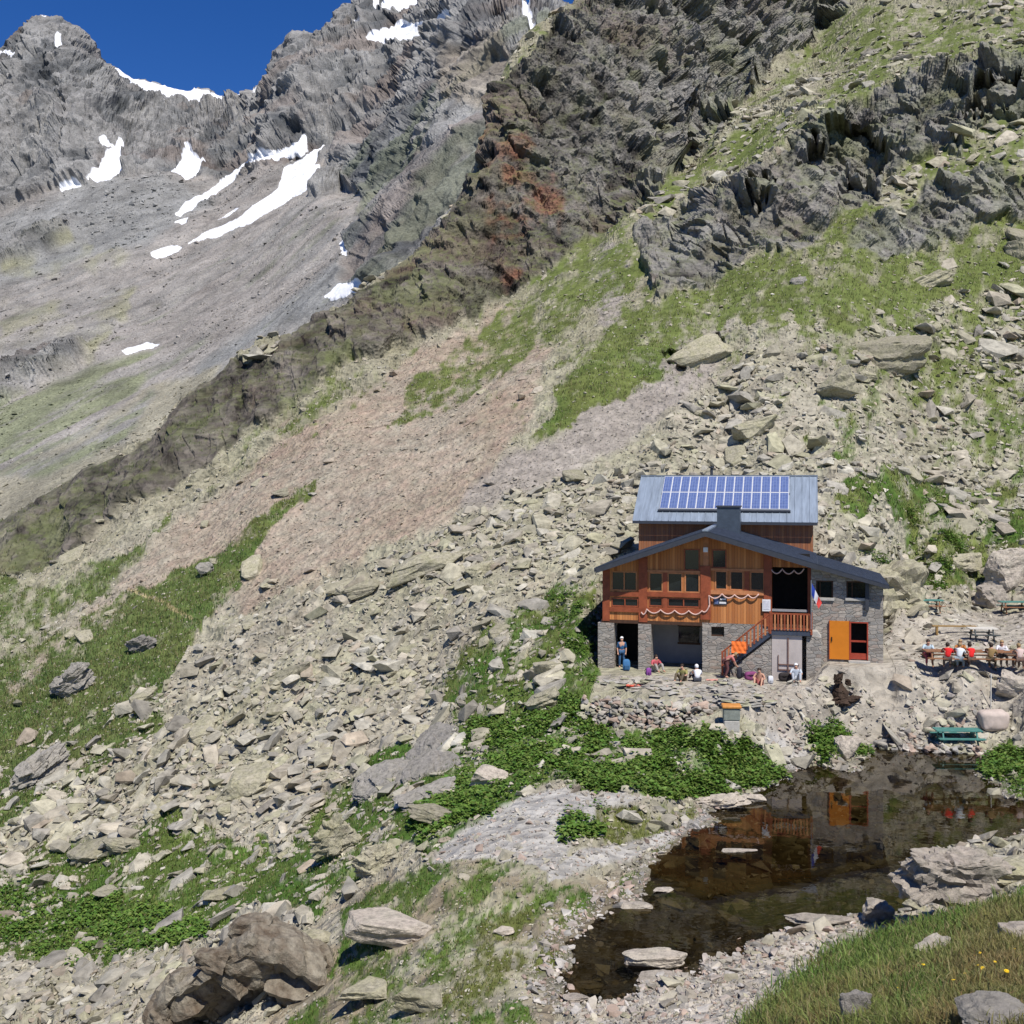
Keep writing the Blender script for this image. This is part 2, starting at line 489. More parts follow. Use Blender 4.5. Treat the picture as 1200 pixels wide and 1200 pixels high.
CRAG = [
 [(-60,640),(0,613),(50,580),(100,546),(150,528),(190,500),(212,465),(270,420),(380,366),(440,328),(520,262),(580,130),(690,-20),(950,-80),(1000,4),(955,45),(900,78),(868,118),(815,180),(770,222),(710,268),(640,318),(600,350),(500,395),(400,425),(350,468),(305,505),(250,545),(150,595),(100,645),(50,672),(-60,690)],
 [(742,262),(830,228),(900,188),(950,140),(1040,98),(1210,58),(1210,135),(1150,152),(1090,182),(1040,200),(1030,240),(990,255),(940,290),(880,300),(840,335),(770,345)],
 [(985,300),(1010,262),(1060,235),(1130,202),(1210,200),(1210,262),(1120,272),(1060,305)],
 [(940,190),(1010,180),(1010,230),(960,240)],
]
crag = np.zeros_like(px)
for poly in CRAG: crag = np.maximum(crag, blur(maskA(poly, 12, 4), 2))
CAVES = [([(935,192),(950,150),(985,138),(1030,142),(1044,165),(1040,198),(1000,204),(960,204)], 9.0),
         ([(1120,122),(1150,100),(1200,72),(1210,100),(1180,125),(1150,148),(1125,140)], 8.0),
         ([(775,425),(800,412),(840,398),(850,404),(820,420),(790,432)], 2.2),
         ([(880,222),(905,205),(912,232),(890,240)], 4.0)
         ]
cave = np.zeros_like(px); cavd = np.zeros_like(px)
for poly, dep in CAVES:
    cavd = np.maximum(cavd, dep * blur(maskA(poly, 15, 8), 1))

redp = np.maximum(blur(maskA([(565,170),(600,150),(650,190),(650,270),(610,325),(585,335),(560,260)], 16, 6), 4),
                  blur(maskA([(130,575),(150,540),(230,480),(240,470),(240,505),(170,560),(150,590)], 12, 6), 4) * .8)
redscree = blur(maskA([(600,360),(650,400),(620,500),(540,600),(400,670),(300,720),(270,690),(230,660),(180,700),(0,850),(-60,880),(-60,860),(140,680),(210,620),(280,560),(320,520),(440,450),(500,400)], 14, 5), 6)
mauve = blur(maskA([(770,400),(860,380),(840,430),(740,510),(660,560),(600,590),(540,600),(560,560),(640,520),(700,470)], 14, 5), 6)
mauve = np.maximum(mauve, blur(maskA([(700,280),(740,300),(730,350),(720,400),(710,400),(700,350)], 8, 4), 3))
gravel = np.maximum.reduce([maskA([(505,1015),(520,990),(590,945),(640,925),(760,928),(700,945),(690,975),(665,990),(640,1020),(600,1012),(560,1010)], 6, 3),
                            maskA([(900,830),(940,825),(950,880),(905,885),(890,860)], 6, 3),
                            maskA([(640,1015),(680,990),(800,955),(860,925),(880,932),(780,975),(700,1005),(640,1030)], 4, 2)])
gravel = blur(gravel, 2)
shore = maskA([(640,1210),(700,1160),(760,1145),(860,1110),(930,1092),(1000,1075),(1050,1075),(1000,1120),(930,1165),(860,1210)], 8, 4)
court = blur(maskA([(1035,720),(1210,716),(1210,830),(1040,845),(900,838),(700,800),(705,780),(900,770),(1035,770)], 5, 3), 2)
BENCH = blur(maskA([(380,1065),(520,1000),(640,1020),(740,1010),(800,950),(870,925),(700,1085),(650,1130),(640,1215),(300,1215)], 12, 4), 4)
path = maskA([(150,684),(152,687),(190,697),(212,712),(226,722),(224,724),(208,716),(188,701),(150,689)], 0, 1)

slab = fbm(X * .9 + 9, Y * .9, ZA * 1.7, 4, seed=31)
# ---- shape detail
rng = Y / 60.0
wx, wy = X + 1.2 * vnoise(X * .5, Y * .5, ZA * .5, 41), Y + 1.2 * vnoise(X * .5 + 9, Y * .5, ZA * .5, 42)
rot = .6
rx, ry = wx * math.cos(rot) + wy * math.sin(rot), -wx * math.sin(rot) + wy * math.cos(rot)
c1, e1 = cells(rx / 1.1, ry / .7 + ZA * .8, 51)
c2, e2 = cells(rx / 3.4 + 7, ry / 2.0 + ZA * .25, 52)
c3, e3 = cells(rx / .45, ry / .3, 57)
talus = np.clip(1 - gcov * .8, 0, 1) * (1 - crag) * (1 - .6 * BENCH)
calm = np.clip(gravel + court * .9 + shore * .5, 0, 1)
near = sstep(26, 18, Y)
amp = np.clip(talus * (1 - calm * .93) * (1 - near * .8), 0, 1)
fine = .16 * c1 * sstep(0, .18, e1) + .07 * c3 * sstep(60, 40, Y) + .45 * (.5 + .5 * vnoise(X * .06, Y * .06, None, 60)) * c2 * sstep(0, .12, e2)
d = amp * fine * np.clip(.75 + .35 * rng, 0, 1.8) * (1 - .75 * np.clip(redscree + mauve, 0, 1))
d += (1 - crag) * (.22 * fbm(X * .22, Y * .22, None, 4, seed=61) * (1 - calm)) * sstep(3, 30, Y)
d += (1 - crag) * fbm(X * .035, Y * .035, None, 4, seed=63) * 1.3 * sstep(62, 110, Y)
d += gcov * .10 * fbm(X * 1.6, Y * 1.6, None, 3, seed=62) * sstep(5, 14, Y)
# crags
sx, sy, sz = X + .5 * ZA, Y, ZA * .55 - .3 * X
big = ridged(sx / 22, sy / 22, sz / 22, 6, seed=71, gain=.6)
med = ridged(sx / 5.5, sy / 5.5, sz / 4.5, 4, seed=75, gain=.6)
ck, ek = cells(X / 4.5 + .4 * ZA / 4.5 + .25 * med, ZA / 6. - .3 * X / 6., 77)
cq, eq = cells(X / 1.5 + .4 * ZA / 1.5, ZA / 2.4 - .3 * X / 2.4, 78)
row_A = HY + (EYE - ZA) / Y * F
crest_row = row_A.min(0, keepdims=True)
dc = crag * (3.6 * (big - .32) + .8 * med + (.9 + 1.1 * sstep(720, 800, px)) * ck * sstep(0, .15, ek) + (.5 + .5 * sstep(720, 800, px)) * cq * sstep(0, .15, eq)) * np.clip((Y - 75) / 90, .5, 1.5) * (.55 + .45 * sstep(0, .25, crag * sstep(0, 60, np.abs(row_A - HY * 0 - crest_row))))
nrm = nA.copy(); nrm[..., 2] *= .45
nrm /= np.linalg.norm(nrm, axis=-1, keepdims=True)
# keep the water line clear of noise
pond_d = np.full(px.shape, 50.0)
m = (Y < 62) & (Y > 20) & (X > -6) & (X < 38)
pond_d[m] = pdist(X[m], Y[m])
d = d * sstep(-.2, 1.4, pond_d) + np.where(pond_d < 0, .10 * c1 * sstep(0, -1.5, pond_d), 0)
# keep the ground inside the hut low
hx, hy = X - H0[0], Y - H0[1]
hl = hx * HW[0] + hy * HW[1]; hd = hx * HD[0] + hy * HD[1]
hr = np.maximum(np.maximum(-.3 - hl, hl - 14.9), np.maximum(-2.5 - hd, hd - 11.0))
d = d * sstep(0, 2.5, hr) - .05 * (hr < .1)
dir0 = np.zeros(nA.shape); dir0[..., 2] = 1
cavd = cavd * np.clip(.6 + .25 * med, .2, 1.0)
XA = X + nrm[..., 0] * dc + (px - 600) / F * cavd
YA = Y + nrm[..., 1] * dc + cavd
ZB_ = ZA + nrm[..., 2] * dc + d

# ---- albedo
nD = normals(XA, YA, ZB_)
def C(*c): return np.array(c)[None, None, :]
def lerp(a, b, t): return a * (1 - t[..., None]) + b * t[..., None]
t1 = fbm(X * .12, Y * .12, ZA * .12, 4, seed=81); t2 = fbm(X * 1.1, Y * 1.1, ZA * 1.1, 3, seed=82)
col = lerp(C(.345, .318, .25), C(.32, .305, .215), sstep(-.35, .4, t1))
col = lerp(col, C(.38, .335, .265), sstep(.1, .5, t2) * .6)
col = lerp(col, C(.24, .22, .18), sstep(0, .5, -c1) * .35)
col = lerp(col, C(.33, .25, .195), redscree * np.clip(.58 + .5 * t2 + .5 * t1, 0, .95))
col = lerp(col, C(.31, .275, .245), mauve * .85)
far_olive = sstep(88, 120, Y) * (1 - redscree) * (1 - mauve)
col = lerp(col, C(.25, .235, .16), far_olive * .6)
kc = sstep(-.4, .45, big); kr = fbm(X / 14, Y / 14, ZA / 14, 4, seed=91, gain=.6)
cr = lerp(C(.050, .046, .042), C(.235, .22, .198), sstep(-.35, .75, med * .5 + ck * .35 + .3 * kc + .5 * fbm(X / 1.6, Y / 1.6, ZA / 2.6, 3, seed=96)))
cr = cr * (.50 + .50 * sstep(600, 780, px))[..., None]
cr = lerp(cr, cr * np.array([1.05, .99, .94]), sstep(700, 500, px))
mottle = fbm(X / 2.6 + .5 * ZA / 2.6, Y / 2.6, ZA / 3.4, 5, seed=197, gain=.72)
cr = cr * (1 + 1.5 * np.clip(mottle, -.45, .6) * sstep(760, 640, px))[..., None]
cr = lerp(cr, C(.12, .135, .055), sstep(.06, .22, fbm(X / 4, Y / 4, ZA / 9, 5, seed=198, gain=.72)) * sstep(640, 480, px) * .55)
cr = lerp(cr, C(.15, .105, .085), sstep(.0, .4, kr) * .55)
cr = lerp(cr, C(.165, .155, .095), sstep(.08, .4, fbm(X / 6, Y / 6, ZA / 14, 4, seed=95, gain=.65)) * .5)
cr = lerp(cr, C(.21, .095, .058), redp * sstep(560, 575, px) * sstep(-.1, .4, fbm(X / 5, Y / 5, ZA / 7, 4, seed=93, gain=.65)) * .8)
right = sstep(720, 800, px)
cr = lerp(cr, C(.24, .235, .215), right * .4 * sstep(-.4, .5, med + .8 * kr))
lich = sstep(.05, .3, fbm(X / 3.2, Y / 3.2, ZA / 3.2, 4, seed=99, gain=.65)) * (.22 + .38 * right)
cr = lerp(cr, C(.16, .165, .10), lich)
cr *= (1 + .5 * sstep(100, 20, px) * 0)[..., None]
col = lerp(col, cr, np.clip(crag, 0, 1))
# ledges of turf in the crags
ledge = crag * sstep(.74, .86, nD[..., 2] + .22 * kr) * (.35 + .65 * sstep(820, 700, px)) * (.45 + .55 * sstep(420, 560, px))
gv = fbm(X * .5, Y * .5, None, 4, seed=97)
gcol = lerp(C(.066, .118, .022), C(.125, .148, .042), sstep(-.35, .35, gv))
lush = sstep(70, 52, Y) * (1 - near)
gcol = lerp(gcol, C(.062, .13, .02), lush * .5)
gcol = lerp(gcol, C(.118, .142, .042), sstep(80, 110, Y) * .85)
gcol = lerp(gcol, C(.100, .132, .045), sstep(400, 150, px) * sstep(56, 66, Y) * .6)
gcol = gcol * (1 + .35 * sstep(30, 26, Y) * sstep(700, 850, px))[..., None]
dry = np.clip(blur(maskA([(1150,1090),(1210,1060),(1250,1250),(1100,1210)], 14, 5), 5) + blur(maskA(GRASS[13][1], 6, 3), 3) * .6 + blur(maskA([(560,1100),(700,1060),(660,1160),(560,1190),(480,1200)], 20, 6), 5) * .6, 0, 1)
gcol = lerp(gcol, C(.19, .14, .06), np.clip(dry * .6 + .8 * sstep(29, 25, Y) * sstep(800, 880, px) * sstep(.0, .4, fbm(X * .9, Y * .9, None, 4, seed=399)), 0, .85))
gcol_near = gcol.copy()
gt = np.clip(gcov * (1 - crag * .75) + ledge * .45, 0, 1)
gt = gt * (1 - np.clip(gravel + court * .9, 0, 1)) * sstep(0, .6, pond_d)
soil = BENCH * sstep(-.3, .3, fbm(X * .7, Y * .7, None, 4, seed=398))
col = lerp(col, C(.24, .195, .135), soil * .8)
col = lerp(col, gcol, gt)
col = lerp(col, C(.40, .385, .355), gravel * .95)
col = lerp(col, C(.37, .335, .28), court * .9)
col = lerp(col, C(.44, .40, .35), shore * (1 - gt) * .8)
col = lerp(col, C(.36, .29, .16), path * .8)
bed = lerp(C(.095, .072, .038), C(.25, .225, .15), sstep(-.1, .5, c1 + .4 * t2) * (.25 + .75 * sstep(27, 44, Y)))
wet = sstep(.12, -.05, pond_d)
col = lerp(col, bed, wet)
damp = sstep(.8, .1, pond_d) * (1 - wet)
col = lerp(col, col * .62, damp)
A_SOFT, A_CRAG, A_RSCREE = gt, crag, redscree
col_near = np.clip(col, .01, .9)
mat_nearground = terrain_mat('mountainside', .9, .12, .22, vor=2.2)
meA = np_mesh('mountainside', np.stack([XA, YA, ZB_], -1).reshape(-1, 3), grid_faces(*px.shape), smooth=False,
              attrs={'albedo': np.clip(col, .01, .9).reshape(-1, 3), 'soft': gt.ravel(), 'snow': np.zeros(px.size)})
ground_obj = tag(link('ground', meA, mat_nearground), kind='structure')
ZAF = ZB_.copy()

def ground_z(x, y):
    """final ground height (smooth lookup on the displaced sheet)"""
    x = np.atleast_1d(np.asarray(x, float)); y = np.atleast_1d(np.asarray(y, float))
    p = 600 + F * x / y; l = np.log(y)
    out = np.zeros(len(x))
    j = np.clip(np.searchsorted(PX, p) - 1, 0, len(PX) - 2)
    f = np.clip((p - PX[j]) / (PX[j + 1] - PX[j]), 0, 1)
    for i in range(len(x)):
        a = np.interp(l[i], LY[:, j[i]], ZAF[:, j[i]]); b = np.interp(l[i], LY[:, j[i] + 1], ZAF[:, j[i] + 1])
        out[i] = a * (1 - f[i]) + b * f[i]
    return out

def at(px_, py_):
    """point of the near ground seen at a photo pixel"""
    l = unproj([(px_, py_)], rowA, 3.2, 420)[0]
    Yq = math.exp(l); Xq = (px_ - 600) / F * Yq
    zq = float(heightA(np.array([[Xq]]), np.array([[Yq]]))[0, 0])
    return np.array([Xq, Yq, zq])

# ================================================================== FAR SHEET
BL = [  # (lnY nodes, row nodes) per photo column, near to far
 dict(px=[-600,1800], row=[1500,1500], Y=[110,110]),
 dict(px=[-600,-200,0,200,400,600,1200,1800], row=[820,720,655,560,420,300,250,250], Y=[260,270,280,290,300,320,420,420]),
 dict(px=[-600,0,100,200,300,400,440,600,1200,1800], row=[600,470,455,430,385,335,335,220,200,200], Y=[430,430,420,420,420,400,345,380,470,470]),
 dict(px=[-600,0,100,200,300,400,440,500,600,1200,1800], row=[420,350,335,320,290,255,285,215,120,100,100], Y=[640,640,630,620,600,520,400,420,440,540,540]),
 dict(px=[-600,0,40,80,110,140,180,220,260,300,335,370,400,430,470,520,600,660,700,1200,1800], row=[300,247,232,222,215,209,207,208,212,196,192,184,212,225,190,135,70,50,40,60,60], Y=[900,860,860,860,860,860,860,860,860,830,800,760,720,600,520,500,500,520,560,620,620]),
 dict(px=[-600,0,100,200,300,345,400,430,480,520,560,600,660,700,1200,1800], row=[180,140,130,160,150,105,105,110,90,70,40,30,25,30,40,40], Y=[1030,1010,1010,1010,1000,960,930,900,860,760,640,600,640,680,720,720]),
 dict(px=[-600,-200,0,20,45,75,100,130,165,200,235,270,300,315,330,345,365,385,400,420,450,500,560,600,640,655,683,700,760,1200,1800], row=[160,100,58,30,17,20,44,74,96,102,108,112,104,82,56,33,42,28,12,0,-20,-40,-26,0,10,16,26,36,50,60,60],
      Y=[1250,1230,1200,1200,1200,1200,1210,1220,1240,1250,1250,1250,1220,1160,1120,1100,1100,1120,1150,1180,1200,1200,1100,900,820,800,800,800,800,800,800]),
 dict(px=[-600,400,1800], row=[380,380,330], Y=[1900,1900,1500]),
]
nB = len(BL)
_BX = np.arange(-600, 1801, 4.0)
_BR = np.array([np.interp(_BX, L['px'], L['row']) for L in BL])
_BY = np.array([np.log(np.interp(_BX, L['px'], L['Y'])) for L in BL])
def _sm(a, k):
    if k < 1: return a
    ker = np.hanning(2 * k + 3)[1:-1]; ker /= ker.sum()
    return np.convolve(np.pad(a, k, mode='edge'), ker, 'valid')
for i, k in enumerate((3, 10, 10, 9, 4, 5, 1, 8)):
    _BR[i] = _sm(_BR[i], k); _BY[i] = _sm(_BY[i], max(k, 3))
def rowB(px_, l_):
    p, l = np.broadcast_arrays(np.asarray(px_, float), np.asarray(l_, float))
    sh = p.shape; p = p.ravel(); l = l.ravel()
    R = np.array([np.interp(p, _BX, _BR[i]) for i in range(nB)]); L = np.array([np.interp(p, _BX, _BY[i]) for i in range(nB)])
    out = R[0].copy()
    for i in range(nB - 1):
        t = np.clip((l - L[i]) / (L[i + 1] - L[i]), 0, 1)
        out = np.where(l >= L[i], R[i] + (R[i + 1] - R[i]) * t, out)
    return out.reshape(sh)
def heightB(X_, Y_):
    return EYE - (rowB(600 + F * X_ / Y_, np.log(Y_)) - HY) / F * Y_

px, LYB, X, Y, Z0 = build_grid(heightB, 115, 1900, 500, 620, below=760)
nBn = normals(X, Y, Z0)
jn1 = fbm(px / 22., LYB * 22, None, 4, seed=105); jn2 = fbm(px / 22. + 50, LYB * 22, None, 4, seed=108); jf1 = fbm(px / 5., LYB * 90, None, 3, seed=115)
def maskB(poly, warp=8.0, fine=2.0):
    pp = plan_poly(poly, rowB, 115, 1850)
    return inside(pp, px + warp * jn1 + fine * jf1, 400 * LYB + .6 * warp * jn2 + fine * jf1 * .5).astype(float)
cliff = blur(np.maximum(maskB([(-300,300),(0,245),(40,232),(80,222),(110,214),(140,209),(180,207),(220,208),(262,212),(300,196),(335,192),(372,186),(390,210),(360,235),(430,225),(400,290),(405,330),(440,335),(470,340),(620,340),(760,200),(760,-80),(-300,-80)], 9, 3),
                        sstep(math.log(870), math.log(900), LYB)), 2)
outc = blur(np.maximum.reduce([maskB([(0,300),(40,275),(80,258),(98,262),(70,290),(30,308),(0,315)], 7, 4), maskB([(0,440),(60,415),(105,410),(100,430),(40,455),(0,470)], 7, 4)]), 2)
SNOW = [
 [(108,212),(118,196),(132,176),(138,165),(143,168),(142,185),(146,205),(130,212)],
 [(200,203),(215,192),(222,172),(228,175),(230,185),(238,190),(232,204),(218,210)],
 [(212,250),(228,232),(262,212),(292,190),(320,182),(342,172),(352,160),(350,172),(345,182),(318,190),(290,198),(262,218),(240,236),(222,252)],
 [(228,284),(248,270),(285,255),(305,238),(325,222),(332,202),(355,190),(378,168),(366,196),(378,208),(360,222),(330,240),(300,258),(258,276)],
 [(254,262),(275,248),(288,243),(270,256)], [(70,224),(95,216),(98,220),(75,228)], [(384,346),(400,333),(425,330),(420,340),(402,350)],
 [(396,284),(402,284),(408,300),(400,300)], [(145,411),(170,402),(188,402),(170,408),(150,415)],
 [(160,108),(160,78),(200,84),(225,90),(250,96),(275,90),(314,70),(310,112),(270,123),(235,122),(205,122),(185,116)],
 [(120,72),(140,78),(160,90),(165,96),(150,92),(130,84)], [(28,16),(60,14),(68,19),(35,20)], [(0,55),(8,58),(20,64),(12,66),(0,62)],[(117,162),(125,160),(132,172),(122,174)],[(68,38),(72,40),(74,58),(68,52)],
 [(438,44),(450,36),(470,28),(500,26),(540,13),(535,28),(505,38),(485,50),(460,48)], [(452,6),(470,-4),(515,-12),(500,6),(478,12),(455,16)],
 [(610,6),(620,8),(626,32),(628,54),(622,50),(616,28)], [(485,60),(505,50),(512,54),(495,66)], [(440,0),(448,-6),(446,14),(442,14)],[(418,30),(432,32),(430,38),(418,36)],
 [(210,262),(225,258),(222,266),(208,266)],[(175,300),(200,290),(214,292),(190,304)],
]
snow = np.zeros_like(px)
for poly in SNOW:
    pa = np.array(poly, float); pa = pa.mean(0) + (pa - pa.mean(0)) * 1.1
    snow = np.maximum(snow, maskB([tuple(q) for q in pa], 4.5, 3.5))
snow = blur(snow, 1)
al, ac = -.62 * X - .78 * Y, .78 * X - .62 * Y
sx, sy, sz = X - .35 * Z0, Y, Z0 * .6
big = ridged(sx / 110, sy / 130, sz / 90, 6, seed=121, gain=.58)
med = ridged(sx / 24, sy / 30, sz / 20, 4, seed=125, gain=.6)
ck, ek = cells(X / 22 + .25 * Z0 / 22 + .3 * med, Z0 / 34 + .2 * X / 34, 127)
ck2, ek2 = cells(X / 8 + .25 * Z0 / 8, Z0 / 12 + .2 * X / 12, 128)
sc = np.clip(Y / 1000, .35, 1.1)
crestd = np.abs(LYB - np.interp(px, _BX, _BY[6]))
cw = cliff * (1 - .92 * snow)
dB = cw * sc * (26 * (big - .2) * (.10 + .90 * sstep(0, .08, crestd)) + 6 * med * (.35 + .65 * sstep(0, .05, crestd)) + 4 * ck * sstep(0, .2, ek) + 2.2 * ck2 * sstep(0, .2, ek2))
dB += (1 - cliff) * ((7 * fbm(X / 70, Y / 70, None, 4, seed=131) + 1.3 * fbm(X / 5, Y / 5, None, 3, seed=133) + 4 * (1 - snow) * ridged(ac / 26, al / 260, Z0 * 0, 3, seed=134)) * sc + outc * (4 + 5 * ridged(X / 12, Y / 12, Z0 / 12, 3, seed=135)))
nn = nBn.copy(); nn[..., 2] *= .6; nn /= np.linalg.norm(nn, axis=-1, keepdims=True)
XB, YB, ZB2 = X + nn[..., 0] * dB, Y + nn[..., 1] * dB, Z0 + nn[..., 2] * dB
g1 = fbm(X / 40 + Z0 / 60, Y / 70, None, 4, seed=141, gain=.6)
al, ac = -.62 * X - .78 * Y, .78 * X - .62 * Y
st = fbm(ac / 16 + .4 * g1, al / 190, None, 5, seed=143, gain=.65) + .35 * fbm(X / 3.5, Y / 3.5, Z0 / 3.5, 3, seed=144)    # fall-line streaks
col = lerp(C(.225, .218, .205), C(.285, .262, .24), sstep(-.7, .7, st + .4 * g1))
grey = blur(maskB([(-60,330),(0,260),(100,215),(200,212),(250,240),(180,290),(90,305),(0,340)], 14, 4), 6)
grey2 = blur(maskB([(440,300),(440,335),(300,400),(240,440),(230,430),(330,360),(400,310)], 12, 4), 5)
col = lerp(col, C(.225, .228, .222), np.clip(grey + grey2, 0, 1) * .8)
olive = np.maximum.reduce([blur(maskB(p_, 9, 4), 3) for p_ in ([(0,320),(60,262),(110,290),(60,330)], [(80,320),(140,290),(160,300),(120,330)], [(90,350),(160,335),(150,375),(100,380)], [(0,350),(80,340),(80,400),(0,420)], [(0,380),(130,380),(110,430),(0,460)])])
col = lerp(col, C(.25, .245, .15), olive * sstep(-.4, .2, g1) * .8)
gr = np.maximum.reduce([blur(maskB(p_, 12, 4), 4) for p_ in ([(-60,600),(-60,480),(40,460),(180,408),(190,415),(160,450),(100,510),(0,560)], [(0,560),(100,520),(190,450),(150,520),(60,560)])])
gn = fbm(ac / 9, al / 30, None, 5, seed=145, gain=.7)
col = lerp(col, C(.17, .19, .105), gr * sstep(-.25, .25, gn + .5 * g1) * .8)
col = lerp(col, C(.14, .16, .10), sstep(.15, .5, gn) * sstep(640, 560, Y) * .5 * (1 - gr))
low = blur(maskB([(-60,700),(-60,580),(60,530),(180,450),(260,430),(210,520),(60,620)], 12, 4), 4)
col = lerp(col, C(.27, .25, .185), low * (1 - gr) * .8)
cr = lerp(C(.085, .09, .094), C(.25, .245, .235), sstep(-.4, .6, med * .55 + ck * .35 + .5 * fbm(X / 60, Y / 60, Z0 / 60, 4, seed=151)))
cr = lerp(cr, C(.20, .155, .13), sstep(.1, .45, fbm(X / 45, Y / 45, Z0 / 70, 4, seed=153)) * .5)
spur = sstep(.0, .1, sstep(395, 470, px)) * sstep(700, 620, Y)
cr = lerp(cr, C(.15, .165, .115), sstep(-.1, .3, fbm(X / 30, Y / 30, Z0 / 50, 4, seed=155)) * spur * .7)
sandy = blur(maskB([(530,60),(600,20),(600,100),(560,130),(520,120)], 10, 4), 4)
cr = lerp(cr, C(.28, .24, .185), sandy * .6)
col = lerp(col, cr, np.clip(cliff + outc * .8, 0, 1))
mat_far = terrain_mat('mountain_range', .055, .008, 3.5, s3=.9)
colB, snowB, cliffB, XBF, YBF, ZBF, nBF = col, snow, cliff, XB, YB, ZB2, nBn
meB = np_mesh('mountain_range', np.stack([XB, YB, ZB2], -1).reshape(-1, 3), grid_faces(*px.shape), smooth=False,
              attrs={'albedo': np.clip(col, .01, .9).reshape(-1, 3), 'soft': snow.ravel(), 'snow': snow.ravel()})
tag(link('mountains', meB, mat_far), kind='structure')

# ------------------------------------------------------------------ pond water
def water():
    c = POND.mean(0)
    pts = []
    for i, p in enumerate(POND):
        a, b = POND[i - 1], POND[(i + 1) % len(POND)]
        t = (b - a) / (np.linalg.norm(b - a) + 1e-9)
        n = np.array([t[1], -t[0]])
        if sdist(POND, np.array([(p + n * .3)[0]]), np.array([(p + n * .3)[1]]))[0] < 0: n = -n
        pts.append(p + n * .55)
    bm = bmesh.new()
    vs = [bm.verts.new((x, y, 0.0)) for x, y in pts]
    bm.faces.new(vs)
    bmesh.ops.triangulate(bm, faces=bm.faces[:])
    me = bpy.data.meshes.new('water'); bm.to_mesh(me); bm.free()
    m, nt, b = new_mat('pond_water')
    L = nt.links.new
    out = nt.nodes['Material Output']
    tr = N(nt, 'ShaderNodeBsdfTransparent'); tr.inputs['Color'].default_value = (.34, .31, .23, 1)
    gl = N(nt, 'ShaderNodeBsdfGlossy', Roughness=0.0)
    gl.inputs['Color'].default_value = (.95, .95, .95, 1)
    fr = N(nt, 'ShaderNodeFresnel', IOR=1.33)
    nz = N(nt, 'ShaderNodeTexNoise', Scale=1.4, Detail=3.0)
    tc = N(nt, 'ShaderNodeTexCoord'); L(tc.outputs['Object'], nz.inputs['Vector'])
    bp = N(nt, 'ShaderNodeBump', Strength=.05, Distance=.06)
    L(nz.outputs['Fac'], bp.inputs['Height']); L(bp.outputs['Normal'], gl.inputs['Normal']); L(bp.outputs['Normal'], fr.inputs['Normal'])
    ms = N(nt, 'ShaderNodeMixShader')
    L(fr.outputs[0], ms.inputs[0]); L(tr.outputs[0], ms.inputs[1]); L(gl.outputs[0], ms.inputs[2]); L(ms.outputs[0], out.inputs['Surface'])
    tag(link('water', me, m), kind='structure')
water()

# ------------------------------------------------------------------ camera, sun, sky
cam = bpy.data.cameras.new('camera'); camo = bpy.data.objects.new('camera', cam); COL.objects.link(camo)
cam.sensor_width = 36; cam.lens = 36 * F / 1200; cam.shift_y = -40 / 1200; cam.clip_end = 6000; cam.clip_start = .1
camo.location = (0, 0, EYE); camo.rotation_euler = (math.radians(90), 0, 0)
SC.camera = camo
SUN_EL, SUN_AZ = math.radians(57), math.radians(198 - 40)   # azimuth clockwise from +Y; the sun stands behind the camera, to the right
sd = bpy.data.lights.new('sun', 'SUN'); sd.energy = 4.95; sd.angle = math.radians(.5); sd.color = (1, .95, .88)
so = bpy.data.objects.new('sun', sd); COL.objects.link(so)
v = Vector((math.sin(SUN_AZ) * math.cos(SUN_EL), math.cos(SUN_AZ) * math.cos(SUN_EL), math.sin(SUN_EL)))
so.rotation_euler = v.to_track_quat('Z', 'Y').to_euler()
w = bpy.data.worlds.new('World'); SC.world = w; w.use_nodes = True
nt = w.node_tree; bg = nt.nodes['Background']
sky = nt.nodes.new('ShaderNodeTexSky'); sky.sky_type = 'NISHITA'; sky.sun_disc = False
sky.sun_elevation = SUN_EL; sky.sun_rotation = SUN_AZ
sky.altitude = 2500; sky.air_density = 1.0; sky.dust_density = 0.0; sky.ozone_density = 3.0
hs = nt.nodes.new('ShaderNodeHueSaturation'); hs.inputs['Saturation'].default_value = 1.33; hs.inputs['Value'].default_value = 1.85; hs.inputs['Hue'].default_value = .515
nt.links.new(sky.outputs['Color'], hs.inputs['Color']); nt.links.new(hs.outputs['Color'], bg.inputs['Color']); bg.inputs['Strength'].default_value = .055
SC.view_settings.view_transform = 'Standard'; SC.view_settings.look = 'None'
SC.view_settings.exposure = 0.16; SC.view_settings.gamma = 1.0
SC.cycles.max_bounces = 6; SC.cycles.diffuse_bounces = 2; SC.cycles.transparent_max_bounces = 8
# ================================================================== ROCKS
def ico(sub):
    bm = bmesh.new(); bmesh.ops.create_icosphere(bm, subdivisions=sub, radius=1)
    v = np.array([x.co[:] for x in bm.verts]); f = np.array([[q.index for q in p.verts] for p in bm.faces]); bm.free()
    return v / np.linalg.norm(v, axis=1, keepdims=True), f

